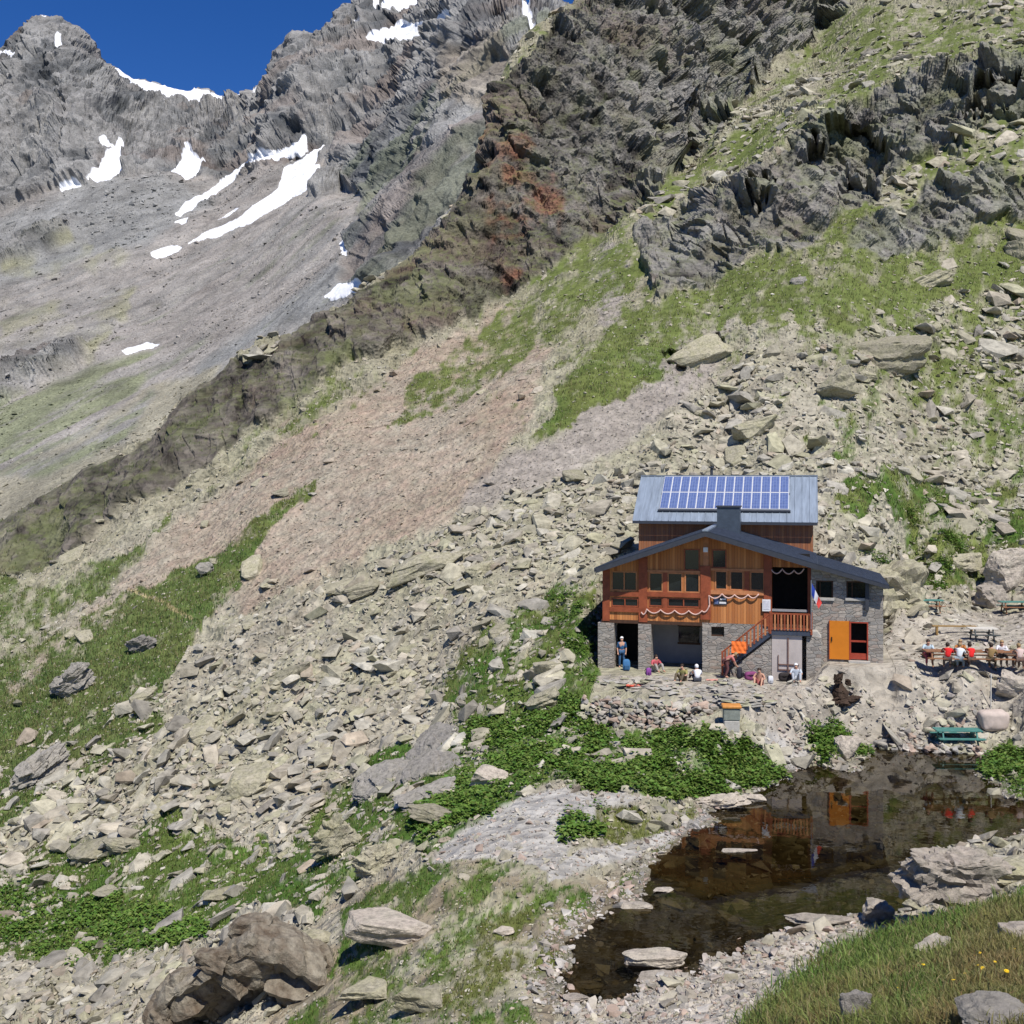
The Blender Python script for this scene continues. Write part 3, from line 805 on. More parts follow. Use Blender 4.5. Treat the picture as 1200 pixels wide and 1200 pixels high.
def rock_shape(sub, seed, planes=11, rough=.05, freq=2.0, flat=1.0):
    r = np.random.RandomState(seed)
    d, f = ico(sub)
    n = r.normal(size=(planes, 3)); n[:, 2] *= flat; n /= np.linalg.norm(n, axis=1, keepdims=True)
    n = np.concatenate([n, [[0.1, 0, 1], [0, .1, -1]]]); n /= np.linalg.norm(n, axis=1, keepdims=True)
    k = np.concatenate([r.uniform(.55, 1.0, planes), [.7, .7]])
    dn = d @ n.T
    rad = np.where(dn > .05, k / np.maximum(dn, .05), 9).min(1)
    rad = np.minimum(rad, 1.35)
    p = d * rad[:, None]
    if rough:
        a, b, c = (p * freq).T
        h = ridged(a + seed, b, c * 1.8, 4, seed=seed) * .6 + fbm(a * 3, b * 3, c * 6, None or 3, seed=seed + 3) * .5
        cv, ce = cells(a * 1.3 + c, c * 2.6 - b, seed)
        p = p + d * (rough * (h + .9 * cv * sstep(0, .12, ce)))[:, None]
    return p, f

def hull_shape(seed, n, bev=0.0, sub=0, nz=.03):
    r = np.random.RandomState(seed)
    p = r.uniform(-1, 1, (n, 3)); p /= (np.abs(p) ** 3.2).sum(1, keepdims=True) ** (1 / 3.2); p *= r.uniform(.72, 1.05, (n, 1))
    p[:, 2] = np.clip(p[:, 2], -.8, .62 + .1 * p[:, 0])
    bm = bmesh.new(); vs = [bm.verts.new(q) for q in p]
    g = bmesh.ops.convex_hull(bm, input=vs)
    junk = [v for v in bm.verts if not v.link_faces]
    bmesh.ops.delete(bm, geom=junk, context='VERTS')
    if bev:
        bmesh.ops.dissolve_limit(bm, angle_limit=.12, verts=bm.verts[:], edges=bm.edges[:])
        bmesh.ops.bevel(bm, geom=bm.edges[:], offset=bev, segments=2, affect='EDGES', profile=.6)
    bmesh.ops.triangulate(bm, faces=bm.faces[:])
    if sub:
        for _ in range(3):
            ed = [e for e in bm.edges if e.calc_length() > 2.0 / sub]
            if ed: bmesh.ops.subdivide_edges(bm, edges=ed, cuts=1)
            bmesh.ops.triangulate(bm, faces=bm.faces[:])
    bm.verts.ensure_lookup_table()
    v = np.array([x.co[:] for x in bm.verts]); f = np.array([[q.index for q in t.verts] for t in bm.faces]); bm.free()
    if sub:
        d = v / np.linalg.norm(v, axis=1, keepdims=True)
        x, y, z = v.T
        cv, ce = cells(x * 1.6 + .3 * z, z * 4.0 - y * .5, seed)
        h = ridged(x * 2.2 + seed, y * 2.2, z * 4, 4, seed=seed)
        v = v + d * (nz * (1.3 * cv * sstep(0, .1, ce) + h))[:, None]
    return v, f

ROCK_V = [hull_shape(200 + i, 15) for i in range(12)]
TINY_V = [hull_shape(240 + i, 9) for i in range(12)]
ROCK_COLS = np.array([(.38, .35, .275), (.36, .335, .25), (.385, .345, .275), (.32, .30, .255), (.42, .395, .33), (.33, .315, .215), (.27, .25, .215), (.34, .285, .22)])

def frames(nrm_, rng_, tilt=.28, lean=.55):
    """orthonormal frames: flat side between level and the slope, long side mostly along the fall line"""
    n = nrm_ * lean + np.array([0, 0, 1]) * (1 - lean) + rng_.normal(size=nrm_.shape) * tilt
    n /= np.linalg.norm(n, axis=1, keepdims=True)
    a = rng_.normal(.35, .75, len(n)) + math.atan2(.54, .35)
    t = np.stack([np.cos(a), np.sin(a), np.zeros(len(n))], 1)
    t -= n * (t * n).sum(1, keepdims=True); t /= np.linalg.norm(t, axis=1, keepdims=True)
    b = np.cross(n, t)
    return t, b, n

def merge_rocks(name, pos, size, nrm_, cols, shapes, asp, seed, tilt=.28, lean=.55, mat=None, sink=.25):
    rg = np.random.RandomState(seed)
    t, b, n = frames(nrm_, rg, tilt, lean)
    V, Fc, Cc = [], [], []
    off = 0
    which = rg.randint(0, len(shapes), len(pos))
    for k, (sv, sf) in enumerate(shapes):
        idx = np.where(which == k)[0]
        if len(idx) == 0: continue
        s = size[idx][:, None] * asp[idx]
        v = (sv[None, :, 0:1] * (s[:, 0:1] * t[idx])[:, None] + sv[None, :, 1:2] * (s[:, 1:2] * b[idx])[:, None]
             + sv[None, :, 2:3] * (s[:, 2:3] * n[idx])[:, None]) + pos[idx][:, None] + (n[idx] * (s[:, 2:3] * sink))[:, None]
        nv = len(sv)
        f = sf[None] + (np.arange(len(idx)) * nv)[:, None, None] + off
        V.append(v.reshape(-1, 3)); Fc.append(f.reshape(-1, 3)); Cc.append(np.repeat(cols[idx], nv, 0))
        off += nv * len(idx)
    V = np.concatenate(V); Fc = np.concatenate(Fc); Cc = np.concatenate(Cc)
    me = np_mesh(name, V, Fc, attrs={'albedo': Cc, 'soft': np.zeros(len(V)), 'snow': np.zeros(len(V))})
    return link(name, me, mat)

mat_rock = terrain_mat('loose_rock', 1.6, .25, .10, vor=None)
PXA, _, XA0, YA0, _ = GA
nF = normals(XA, YA, ZB_)
inview = (PXA > -20) & (PXA < 1220) & (YA < 330)
rowv = HY + (EYE - ZB_) / YA * F
inview &= (rowv < 1215) & (rowv > -15)
cavm = cavd > .5
stone_density = np.clip(talus, 0, 1) * (1 - np.clip(calm, 0, 1) * .8) * (1 - .1 * redscree) * (1 - .1 * mauve) + (.09 + .16 * sstep(95, 125, YA)) * A_SOFT * (1 - A_CRAG)
terr = (PXA > 684) & (PXA < 905) & (HY + (EYE - ZB_) / YA * F > 778) & (HY + (EYE - ZB_) / YA * F < 856)
stone_density = stone_density * (1 - .93 * terr) * (1 - near) * (pond_d > .1) * (hr > .3) * ~cavm * inview
stone_density *= np.clip(1.25 - sstep(130, 280, YA), .2, 1)

def sample(density, n, seed):
    rg = np.random.RandomState(seed)
    p = density.ravel() / density.sum()
    i = rg.choice(len(p), n, p=p)
    return i, rg

def scatter_rocks(name, n, s0, s1, powr, seed, shapes, label_, kind='stuff', dens_=None, smax=1.2, smin=.05, asp0=(1.0, .68, .38)):
    i, rg = sample(stone_density if dens_ is None else dens_, n, seed)
    pos = np.stack([XA.ravel()[i], YA.ravel()[i], ZB_.ravel()[i]], 1)
    pos[:, :2] += rg.normal(0, .06, (n, 2))
    u = rg.rand(n)
    finez = FINEZ.ravel()[i]; spx = (1 - .5 * finez - .35 * BENCH.ravel()[i]) * s0 * (1 - u * (1 - (s0 / s1) ** powr)) ** (-1 / powr)
    s = np.clip(spx * pos[:, 1] / F, smin, smax)
    asp = np.array(asp0)[None] * rg.uniform(.72, 1.3, (n, 3))
    c = ROCK_COLS[rg.choice(len(ROCK_COLS), n, p=[.22, .18, .16, .12, .12, .08, .08, .04])] * rg.uniform(.78, 1.18, (n, 1))
    base = np.clip(col_A.reshape(-1, 3)[i], 0, 1)
    k = np.clip(redscree + mauve, 0, 1).ravel()[i][:, None] * .65 + .1
    tk = A_SOFT.ravel()[i][:, None]
    c = c * (1 - k * (1 - tk)) + base * k * (1 - tk)
    o = merge_rocks(name, pos, s, nA.reshape(-1, 3)[i], c, shapes, asp, seed + 1, mat=mat_rock)
    return tag(o, label_, None, None, kind)

col_A = col_near
px_save0 = px
px = PXA
jn1 = fbm(px / 26., LY * 16, None, 4, seed=5); jn2 = fbm(px / 26. + 50, LY * 16, None, 4, seed=8); jf1 = fbm(px / 7., LY * 60, None, 3, seed=15)
FINEZ = blur(maskA([(150,830),(260,730),(420,690),(560,600),(700,545),(860,430),(960,400),(1210,330),(1210,240),(700,250),(300,480),(-60,650),(-60,900)], 30, 6), 12)
px = px_save0
clump = .25 + 1.5 * sstep(-.25, .4, fbm(XA * .11, YA * .16, None, 4, seed=333))
# the near sheet's masks were kept: redscree, mauve, talus, calm, gravel, court, shore, pond_d, hr
o = scatter_rocks('scree_stones', 46000, 1.4, 8, 1.5, 301, TINY_V, 'loose pale angular stones covering the mountainside')
tag(o, cat='stones')
o = scatter_rocks('scree_blocks', 8500, 4.0, 26, 1.7, 311, ROCK_V, 'larger loose grey and beige rock slabs lying over the scree', smax=1.9, dens_=stone_density * clump * (1 - .85 * FINEZ) * (1 - .8 * BENCH))
tag(o, cat='rock slabs')
o = scatter_rocks('fine_scree', 26000, 1.3, 3.2, 2.0, 305, TINY_V, 'fine pinkish and grey stones of the scree run', dens_=stone_density * np.clip(redscree + mauve + .4 * FINEZ, 0, 1))
tag(o, cat='stones')
# stones on the far slopes
dB_ = (1 - cliffB) * (snowB < .2) * (YBF > 270) * (YBF < 900) * (.25 + 1.4 * sstep(-.1, .4, fbm(XBF / 40, YBF / 40, None, 4, seed=351)))
rowB_ = HY + (EYE - ZBF) / YBF * F
dB_ = dB_ * (rowB_ < 640) * (XBF / YBF > -.5) * (XBF / YBF < -.05)
i, rg = sample(dB_, 12000, 352); n_ = len(i)
pos = np.stack([XBF.ravel()[i], YBF.ravel()[i], ZBF.ravel()[i]], 1)
s = .75 * (1 - rg.rand(n_) * .99) ** (-1 / 2.2) * pos[:, 1] / F
s = np.minimum(s, 4.2)
c = np.clip(colB.reshape(-1, 3)[i], 0, 1) * rg.uniform(.75, 1.35, (n_, 1))
o = merge_rocks('far_slope_stones', pos, s, nBF.reshape(-1, 3)[i], c, TINY_V, np.array([[1, .7, .5]]) * rg.uniform(.75, 1.25, (n_, 3)), 353, mat=mat_rock)
tag(o, 'scattered boulders on the distant scree bowl', 'stones', kind='stuff')
shore_d = (np.exp(-(np.abs(pond_d - .35) / .45) ** 2) * .9 + shore * (1 - A_SOFT) * .6 + gravel * .35 + court * .35) * inview * (pond_d > -.5) * (hr > .3)
i, rg = sample(shore_d, 9000, 321)
n_ = len(i)
pos = np.stack([XA.ravel()[i], YA.ravel()[i], ZB_.ravel()[i]], 1); pos[:, :2] += rg.normal(0, .05, (n_, 2))
s = np.clip(.035 * (1 - rg.rand(n_) * .985) ** (-1 / 2.0), .03, .26)
c = np.array([(.42, .37, .325), (.38, .345, .29), (.45, .42, .38), (.36, .28, .23), (.30, .285, .26)])[rg.randint(0, 5, n_)] * rg.uniform(.8, 1.15, (n_, 1))
o = merge_rocks('shore_pebbles', pos, s, np.tile([[0, 0, 1.]], (n_, 1)), c, TINY_V, np.array([[1, .75, .5]]) * rg.uniform(.75, 1.25, (n_, 3)), 322, tilt=.2, mat=mat_rock)
tag(o, 'small pale pebbles along the pond shore and the courtyard', 'pebbles', kind='stuff')

bed_d = (pond_d < -.1) * (pond_d > -5) * inview * (.3 + sstep(26, 46, YA)) * np.exp(pond_d * .25)
i, rg = sample(bed_d, 1500, 341); n_ = len(i)
pos = np.stack([XA.ravel()[i], YA.ravel()[i], ZB_.ravel()[i]], 1)
s = np.clip(.07 * (1 - rg.rand(n_) * .985) ** (-1 / 1.8), .06, .5)
pos[:, 2] = np.minimum(pos[:, 2], -.04 - s * .35)
c = np.array([(.20, .17, .11), (.28, .25, .18), (.15, .12, .07), (.32, .29, .23)])[rg.randint(0, 4, n_)] * rg.uniform(.8, 1.15, (n_, 1))
o = merge_rocks('pond_bed_stones', pos, s, np.tile([[0, 0, 1.]], (n_, 1)), c, TINY_V, np.array([[1, .7, .42]]) * rg.uniform(.75, 1.25, (n_, 3)), 342, tilt=.15, mat=mat_rock, sink=0)
tag(o, 'brown silted stones lying under the water of the pond', 'stones', kind='stuff')

# ---- countable boulders scattered over the slope
def boulder_mat(name, tint=(.37, .345, .275), tint2=(.31, .30, .20), lich=.5):
    m, nt, b = new_mat(name); L = nt.links.new
    tc = N(nt, 'ShaderNodeTexCoord'); oi = N(nt, 'ShaderNodeObjectInfo')
    geo = N(nt, 'ShaderNodeNewGeometry')
    n1 = N(nt, 'ShaderNodeTexNoise', Scale=1.3, Detail=10.0, Roughness=.7); L(geo.outputs['Position'], n1.inputs['Vector'])
    n2 = N(nt, 'ShaderNodeTexNoise', Scale=5.0, Detail=6.0, Roughness=.7); L(geo.outputs['Position'], n2.inputs['Vector'])
    r0 = ramp(nt, [(.35, tint), (.65, tint2)]); L(n1.outputs['Fac'], r0.inputs['Fac'])
    r1 = ramp(nt, [(.3, (.5, .5, .5)), (.5, (1, 1, 1)), (.72, (1.35, 1.35, 1.35))]); L(n2.outputs['Fac'], r1.inputs['Fac'])
    c = mix(nt, r0.outputs['Color'], r1.outputs['Color'], .9, 'MULTIPLY')
    r2 = ramp(nt, [(0, (.78, .76, .74)), (.5, (1, .98, .95)), (1, (1.15, 1.12, 1.06))]); L(oi.outputs['Random'], r2.inputs['Fac'])
    c = mix(nt, c, r2.outputs['Color'], 1.0, 'MULTIPLY')
    L(c, b.inputs['Base Color']); b.inputs['Roughness'].default_value = .93; b.inputs['Specular IOR Level'].default_value = .2
    w = N(nt, 'ShaderNodeTexVoronoi', Scale=2.2, distance='EUCLIDEAN'); L(geo.outputs['Position'], w.inputs['Vector'])
    mm = N(nt, 'ShaderNodeMath', operation='ADD'); L(n2.outputs['Fac'], mm.inputs[0]); L(n1.outputs['Fac'], mm.inputs[1])
    bp = N(nt, 'ShaderNodeBump', Strength=.8, Distance=.12); L(mm.outputs[0], bp.inputs['Height']); L(bp.outputs['Normal'], b.inputs['Normal'])
    return m
mat_boulder = boulder_mat('boulder_stone')
mat_dark_rock = boulder_mat('brown_rock', (.13, .10, .072), (.31, .285, .23))
mat_grey_rock = boulder_mat('grey_rock', (.30, .285, .265), (.25, .24, .21))
mat_wet_rock = boulder_mat('shore_rock', (.44, .39, .34), (.40, .37, .31))

BMESH = []
for i in range(7):
    v_, f_ = hull_shape(400 + i, 17, bev=.05, sub=9, nz=.03)
    BMESH.append(np_mesh('boulder', v_, f_)); BMESH[-1].materials.append(mat_boulder)

def orient(o, nvec, ang, scale):
    n = Vector(nvec).normalized(); t = Vector((math.cos(ang), math.sin(ang), 0)); t = (t - n * t.dot(n)).normalized(); b = n.cross(t)
    m = Matrix((t, b, n)).transposed().to_4x4()
    o.rotation_euler = m.to_euler(); o.scale = scale

bd = stone_density * (YA < 140) * sstep(0, 10, np.abs(hr))
i, rg = sample(bd * clump * (1 - .6 * FINEZ) * (1 - .8 * BENCH), 185, 331)
src = []
for q, k in enumerate(i):
    p = np.array([XA.ravel()[k], YA.ravel()[k], ZB_.ravel()[k]])
    spx = 9 * (1 - rg.rand() * .9) ** (-1 / 1.5)
    s = min(spx, 34) * p[1] / F * .62
    s = float(np.clip(s, .2, 2.4))
    o = bpy.data.objects.new('boulder', BMESH[q % 7]); COL.objects.link(o)
    o.location = p + np.array([0, 0, s * .08])
    nn_ = nA.reshape(-1, 3)[k] * .6 + np.array([0, 0, .4]) + rg.normal(0, .16, 3)
    orient(o, nn_, rg.normal(.4, .6) + math.atan2(.54, .35), (s * rg.uniform(.9, 1.35), s * rg.uniform(.6, .9), s * rg.uniform(.32, .6)))
    tag(o, 'weathered beige boulder lying loose among the stones of the slope', 'boulder', 'boulders strewn over the mountainside')

# ---- boulders one can point to (photo column, foot row, width, height in photo pixels)
def special(px_, pyb, wpx, hpx, label_, mat=None, name='boulder', dep=.7, rot=0.0, tilt=(0, 0), seed=1, sub=5, rough=.07, planes=12, freq=1.6, base=None, sink=.12, cat='boulder'):
    p = at(px_, pyb) if base is None else np.array(base)
    k = p[1] / F
    w_, h_ = wpx * k / 2, hpx * k / 2
    if name == 'rock_outcrop':
        v_, f_ = rock_shape(6, seed, planes=30, rough=.15, freq=1.9)
    else:
        v_, f_ = hull_shape(seed, planes + 5, bev=.05, sub=14 if sub < 6 else 26, nz=rough * .75)
    lo, hi = v_.min(0), v_.max(0)
    v_ = (v_ - (lo + hi) / 2) / ((hi - lo) / 2)
    dpt = w_ * dep
    elev = (EYE - p[2]) / p[1]
    hz = max(h_ - dpt * max(elev, 0) * .75, h_ * .4)
    v_ = v_ * np.array([w_, dpt, hz])
    me = np_mesh(name, v_, f_); me.materials.append(mat or mat_boulder)
    o = bpy.data.objects.new(name, me); COL.objects.link(o)
    u = np.array([p[0], p[1]]) / p[1]
    o.location = (p[0] + u[0] * dpt * .8, p[1] + dpt * .8, p[2] + hz * (1 - sink * 2) + max(elev, 0) * 0)
    o.rotation_euler = (tilt[0], tilt[1], rot)
    return tag(o, label_, cat)

special(1029, 690, 112, 100, 'huge rounded lichen-covered boulder right behind the stone end of the hut', seed=501, dep=.8, rough=.2, planes=18, mat=mat_boulder, sub=6, freq=2.2)
special(1038, 438, 112, 52, 'broad flat-topped slab boulder highest on the slope above the hut, dark gap beneath', seed=502, dep=.6, tilt=(.1, -.16), sub=5)
special(980, 466, 52, 38, 'squat boulder wedged against the lower left side of the broad flat-topped slab', seed=503, tilt=(0, -.4))
special(818, 428, 76, 36, 'long overhanging boulder at the lower edge of the upper meadow', seed=504, tilt=(0, -.45), dep=.4)
special(1088, 340, 55, 24, 'thin pale slab lying on the meadow below the right-hand crags', seed=505, tilt=(0, -.35), dep=.5)
special(937, 340, 24, 20, 'small dark boulder alone on the upper meadow', seed=506, mat=mat_grey_rock)
special(1193, 306, 34, 32, 'pale block at the right edge of the picture below the crags', seed=507)
special(885, 514, 56, 28, 'flat boulder in the scree straight above the solar panels', seed=508, tilt=(0, -.2), dep=.6)
special(1182, 694, 60, 62, 'pale brown boulder behind the green table at the right edge', seed=509, mat=mat_wet_rock)
special(1160, 712, 42, 32, 'rounded boulder just left of the green table at the right edge', seed=510, mat=mat_wet_rock)
special(1130, 668, 46, 24, 'grey flat boulder in the grass above the picnic tables', seed=511, mat=mat_boulder)
special(342, 806, 58, 32, 'wedge-shaped boulder with a shadowed front on the left slope', seed=512, tilt=(0, -.3))
special(498, 676, 100, 34, 'long boulder with a dark hollow under its right end, middle of the scree', seed=513, tilt=(0, -.35), dep=.45)
special(424, 700, 46, 22, 'low boulder down slope from the long hollowed boulder', seed=514, tilt=(0, -.3))
special(292, 940, 90, 50, 'broad cracked slab outcrop low on the left talus', seed=515, tilt=(.15, -.2), dep=.8)
special(235, 930, 50, 22, 'small slab with a dark underside beside the cracked outcrop', seed=516, tilt=(0, .3))
special(108, 1014, 60, 36, 'split boulder pair upper stone in the lower left grass', seed=517, tilt=(0, -.25))
special(145, 1002, 48, 30, 'smooth rounded boulder leaning on the split boulder in the lower left grass', seed=518, tilt=(0, .2))
special(263, 1055, 48, 30, 'pale upright block in the grass above the large brown rock', seed=519)
special(135, 1052, 50, 16, 'flat stone in the lower left grass patch', seed=520)
def overhang_rock():
    p = at(285, 1192); k = p[1] / F; rg = np.random.RandomState(77)
    prof = [(-1.05, .18), (-.75, .42), (-.45, .62), (-.1, .84), (.22, 1.0), (.45, .93), (.75, .82), (1.0, .62)]
    pts = []
    for x, h in prof:
        pts += [(x, .55 + .15 * rg.rand(), -.25), (x * .95, 1.3, -.25), (x, -.85 + .25 * rg.rand() - .15 * h, h * .93), (x, -.4 + .2 * rg.rand(), h), (x * .95, .25, h * .9), (x, .1 + .2 * rg.rand(), h * .35)]
    V, Fc, off = [], [], 0
    bm = bmesh.new(); vs = [bm.verts.new(q) for q in pts]; bmesh.ops.convex_hull(bm, input=vs)
    # not fully convex: build as overlapping thick plates, left to right
    bm.free()
    for a_, b_ in ((0, 2), (1, 4), (3, 6), (5, 7)):
        bm = bmesh.new(); vs = [bm.verts.new(Vector(q) + Vector(rg.normal(0, .035, 3))) for q in pts[a_ * 6:(b_ + 1) * 6]]
        bmesh.ops.convex_hull(bm, input=vs); bmesh.ops.delete(bm, geom=[v for v in bm.verts if not v.link_faces], context='VERTS')
        bmesh.ops.dissolve_limit(bm, angle_limit=.1, verts=bm.verts[:], edges=bm.edges[:])
        bmesh.ops.bevel(bm, geom=bm.edges[:], offset=.018, segments=1, affect='EDGES', profile=.6); bmesh.ops.triangulate(bm, faces=bm.faces[:])
        for _ in range(4):
            ed = [e for e in bm.edges if e.calc_length() > .09]
            if ed: bmesh.ops.subdivide_edges(bm, edges=ed, cuts=1); bmesh.ops.triangulate(bm, faces=bm.faces[:])
        bm.verts.ensure_lookup_table(); bm.normal_update()
        v = np.array([q.co[:] for q in bm.verts]); n_ = np.array([q.normal[:] for q in bm.verts]); f = np.array([[q.index for q in t.verts] for t in bm.faces]); bm.free()
        x, y, z = v.T; cv, ce = cells(x * 2.8 + .9 * z, z * 2.2 - y * 1.5 - 1.2 * x, 88)
        h = ridged(x * 2.5, y * 2.5, z * 3.5, 5, seed=89)
        v = v + n_ * (.035 * h + .075 * cv * sstep(0, .06, ce))[:, None]
        V.append(v); Fc.append(f + off); off += len(v)
    for q_ in range(13):                                   # fractured blocks on the lip and shoulders
        hv, hf = hull_shape(930 + q_, 12, bev=.02, sub=9, nz=.08)
        x_ = rg.uniform(-.95, .95); hh_ = np.interp(x_, [a_[0] for a_ in prof], [a_[1] for a_ in prof])
        sc_ = rg.uniform(.14, .32)
        hv = hv * np.array([sc_ * 1.2, sc_ * 1.1, sc_]) + np.array([x_, rg.uniform(-.75, -.2) - .1 * hh_, hh_ * rg.uniform(.45, 1.0) - .03])
        V.append(hv); Fc.append(hf + off); off += len(hv)
    V = np.concatenate(V) * np.array([100 * k, 66 * k, 116 * k]); me = np_mesh('boulder', V, np.concatenate(Fc)); me.materials.append(mat_dark_rock)
    o = bpy.data.objects.new('boulder', me); COL.objects.link(o); o.location = (p[0], p[1] + .3, p[2] - .05)
    tag(o, 'largest foreground rock, brown and craggy with a dark overhanging face', 'boulder')
overhang_rock()
special(365, 1118, 60, 40, 'pale shelf rock on the right shoulder of the largest brown rock', seed=522, tilt=(0, .3))
special(345, 1168, 64, 46, 'pale blue grey block at the foot of the largest brown rock', seed=523, mat=mat_grey_rock)
special(463, 1112, 118, 52, 'long smooth grey boulder lying in front of the gravel bench', seed=524, tilt=(0, .14), mat=mat_wet_rock, dep=.5, rough=.04)
special(425, 1180, 62, 38, 'yellow lichened block at the bottom left of centre', seed=525)
special(490, 1190, 60, 44, 'second yellow lichened block, right of the first, at the bottom edge', seed=526)
special(455, 925, 95, 44, 'grey bare rock outcrop smoothed into the green bank, lowest hump', seed=527, mat=mat_grey_rock, tilt=(.35, -.45), dep=1.0, sub=6, rough=.05, name='rock_outcrop', cat='rock outcrop', sink=.42)
special(500, 912, 90, 40, 'middle hump of bare grey rock in the green bank', seed=561, mat=mat_grey_rock, tilt=(.35, -.4), dep=1.0, sub=6, rough=.05, name='rock_outcrop', cat='rock outcrop', sink=.42)
special(515, 878, 95, 34, 'upper ledge of bare grey rock in the green bank', seed=528, mat=mat_grey_rock, tilt=(.35, -.5), dep=.9, name='rock_outcrop', cat='rock outcrop', sink=.4)
special(500, 945, 80, 34, 'grey rock shelf just above the jutting thin slab', seed=562, mat=mat_grey_rock, tilt=(.3, -.35), dep=.8, name='rock_outcrop', cat='rock outcrop', sink=.4)
special(512, 966, 74, 26, 'thin slab jutting right from the foot of the grey outcrop', seed=529, tilt=(0, .15), dep=.4)
special(390, 1010, 60, 62, 'lichened ridge of rock breaking the steep grass left of the gravel', seed=530, tilt=(.2, -.7), dep=.5, name='rock_outcrop', cat='rock outcrop')
special(440, 1030, 60, 50, 'broken ledges of rock between the lichened ridge and the gravel bench', seed=531, tilt=(.2, -.5), dep=.5, name='rock_outcrop', cat='rock outcrop')
special(573, 926, 46, 34, 'pinkish cracked boulder in the leafy bank', seed=532, mat=mat_wet_rock)
special(636, 832, 44, 26, 'grey leaning block in the grass left of the terrace wall', seed=533, tilt=(0, -.35))
special(640, 800, 40, 30, 'pale ledge peeping out of the grass beside the hut', seed=534)
special(46, 925, 84, 52, 'grey bare slab set in the steep meadow at the left edge', seed=535, tilt=(.3, -.6), mat=mat_grey_rock, dep=.6, name='rock_outcrop', cat='rock outcrop')
special(86, 815, 60, 40, 'rough dark rib of rock in the left meadow', seed=536, tilt=(.3, -.6), mat=mat_grey_rock, dep=.5, name='rock_outcrop', cat='rock outcrop')
special(165, 765, 40, 26, 'small dark rib of rock above the rough rib in the left meadow', seed=537, tilt=(.3, -.5), mat=mat_grey_rock, dep=.5, name='rock_outcrop', cat='rock outcrop')
special(240, 672, 22, 16, 'lone dark block on the edge of the red scree', seed=538, mat=mat_grey_rock)
# around the pond
special(1118, 1066, 146, 100, 'great fractured pale boulder overhanging the right end of the pond', seed=548, mat=mat_wet_rock, dep=.5, sub=6, rough=.26, planes=16, freq=2.0, tilt=(.05, .12))
special(1175, 1035, 90, 50, 'stacked ledge behind the great fractured boulder at the right edge', seed=542, mat=mat_boulder, dep=.7, rough=.1)
special(1028, 1086, 40, 40, 'small upright rock beside the dark gap at the pond corner', seed=543, mat=mat_wet_rock, base=uz(1028, 1086, 0.0))
special(967, 1088, 92, 20, 'long flat slab just breaking the water at the near shore', seed=544, mat=mat_wet_rock, dep=.35, base=uz(967, 1088, -.05))
special(767, 1138, 78, 32, 'pale flat topped slab standing in the near end of the pond', seed=545, mat=mat_wet_rock, dep=.5, base=uz(767, 1136, -.05))
special(780, 1152, 70, 20, 'low pinkish slab right in front of the flat topped pond slab', seed=546, mat=mat_wet_rock, dep=.5, base=uz(782, 1156, -.05))
special(864, 1000, 46, 10, 'small flat rock islet in the middle of the pond', seed=547, mat=mat_wet_rock, dep=.45, base=uz(864, 1001, -.06))
special(690, 1150, 36, 18, 'smooth flat stone at the left tip of the pond', seed=548, mat=mat_wet_rock, dep=.6)
special(676, 1168, 34, 14, 'lower flat stone at the left tip of the pond', seed=549, mat=mat_wet_rock, dep=.6)
special(745, 1062, 40, 18, 'brown stone half in the water below the mossy strip', seed=550, mat=mat_wet_rock)
special(777, 1048, 26, 10, 'tiny stone islet near the left shore', seed=551, mat=mat_wet_rock, base=uz(777, 1048, -.04))
special(590, 1100, 26, 14, 'single rounded pale stone on the trodden turf', seed=552, mat=mat_wet_rock)
special(1000, 903, 40, 34, 'white grey boulder on the far shore of the pond below the path', seed=553, mat=mat_wet_rock)
special(880, 934, 34, 20, 'flat stone at the far left shore of the pond', seed=554, mat=mat_wet_rock)
special(840, 938, 80, 26, 'smooth rock shelf running along the far left shore of the pond', seed=555, mat=mat_wet_rock, dep=.5, tilt=(0, -.15), rough=.03, name='rock_outcrop', cat='rock outcrop', sink=.25)
special(1090, 1130, 44, 44, 'pale rock poking out of the foreground grass above the yellow flowers', seed=556, mat=mat_wet_rock, dep=.7)
special(965, 1150, 46, 22, 'low pale stone in the gravel left of the foreground grass', seed=563, mat=mat_wet_rock)
special(1010, 1118, 54, 26, 'pale lichened stone where the gravel meets the foreground grass', seed=564, mat=mat_boulder)
special(1165, 1215, 90, 60, 'blue grey rock at the bottom edge below the yellow flowers', seed=557, mat=mat_grey_rock, dep=.8)
special(1002, 1210, 36, 60, 'dark narrow rock face in the foreground grass', seed=558, mat=mat_grey_rock, dep=.6)
special(1192, 1110, 40, 34, 'small pale rock at the right edge in the foreground grass', seed=559, mat=mat_wet_rock)

# ================================================================== PLANTS
def leaf_mat(name, rough=.6, trans=.25):
    m, nt, b = new_mat(name); L = nt.links.new
    a_ = N(nt, 'ShaderNodeAttribute', attribute_name='albedo')
    L(a_.outputs['Color'], b.inputs['Base Color']); b.inputs['Roughness'].default_value = rough
    b.inputs['Specular IOR Level'].default_value = .25
    tl = N(nt, 'ShaderNodeBsdfTranslucent'); L(a_.outputs['Color'], tl.inputs['Color'])
    ms = N(nt, 'ShaderNodeMixShader'); ms.inputs[0].default_value = trans
    L(b.outputs[0], ms.inputs[1]); L(tl.outputs[0], ms.inputs[2]); L(ms.outputs[0], nt.nodes['Material Output'].inputs['Surface'])
    return m
mat_leaf = leaf_mat('broad_leaf'); mat_blade = leaf_mat('grass_blade')

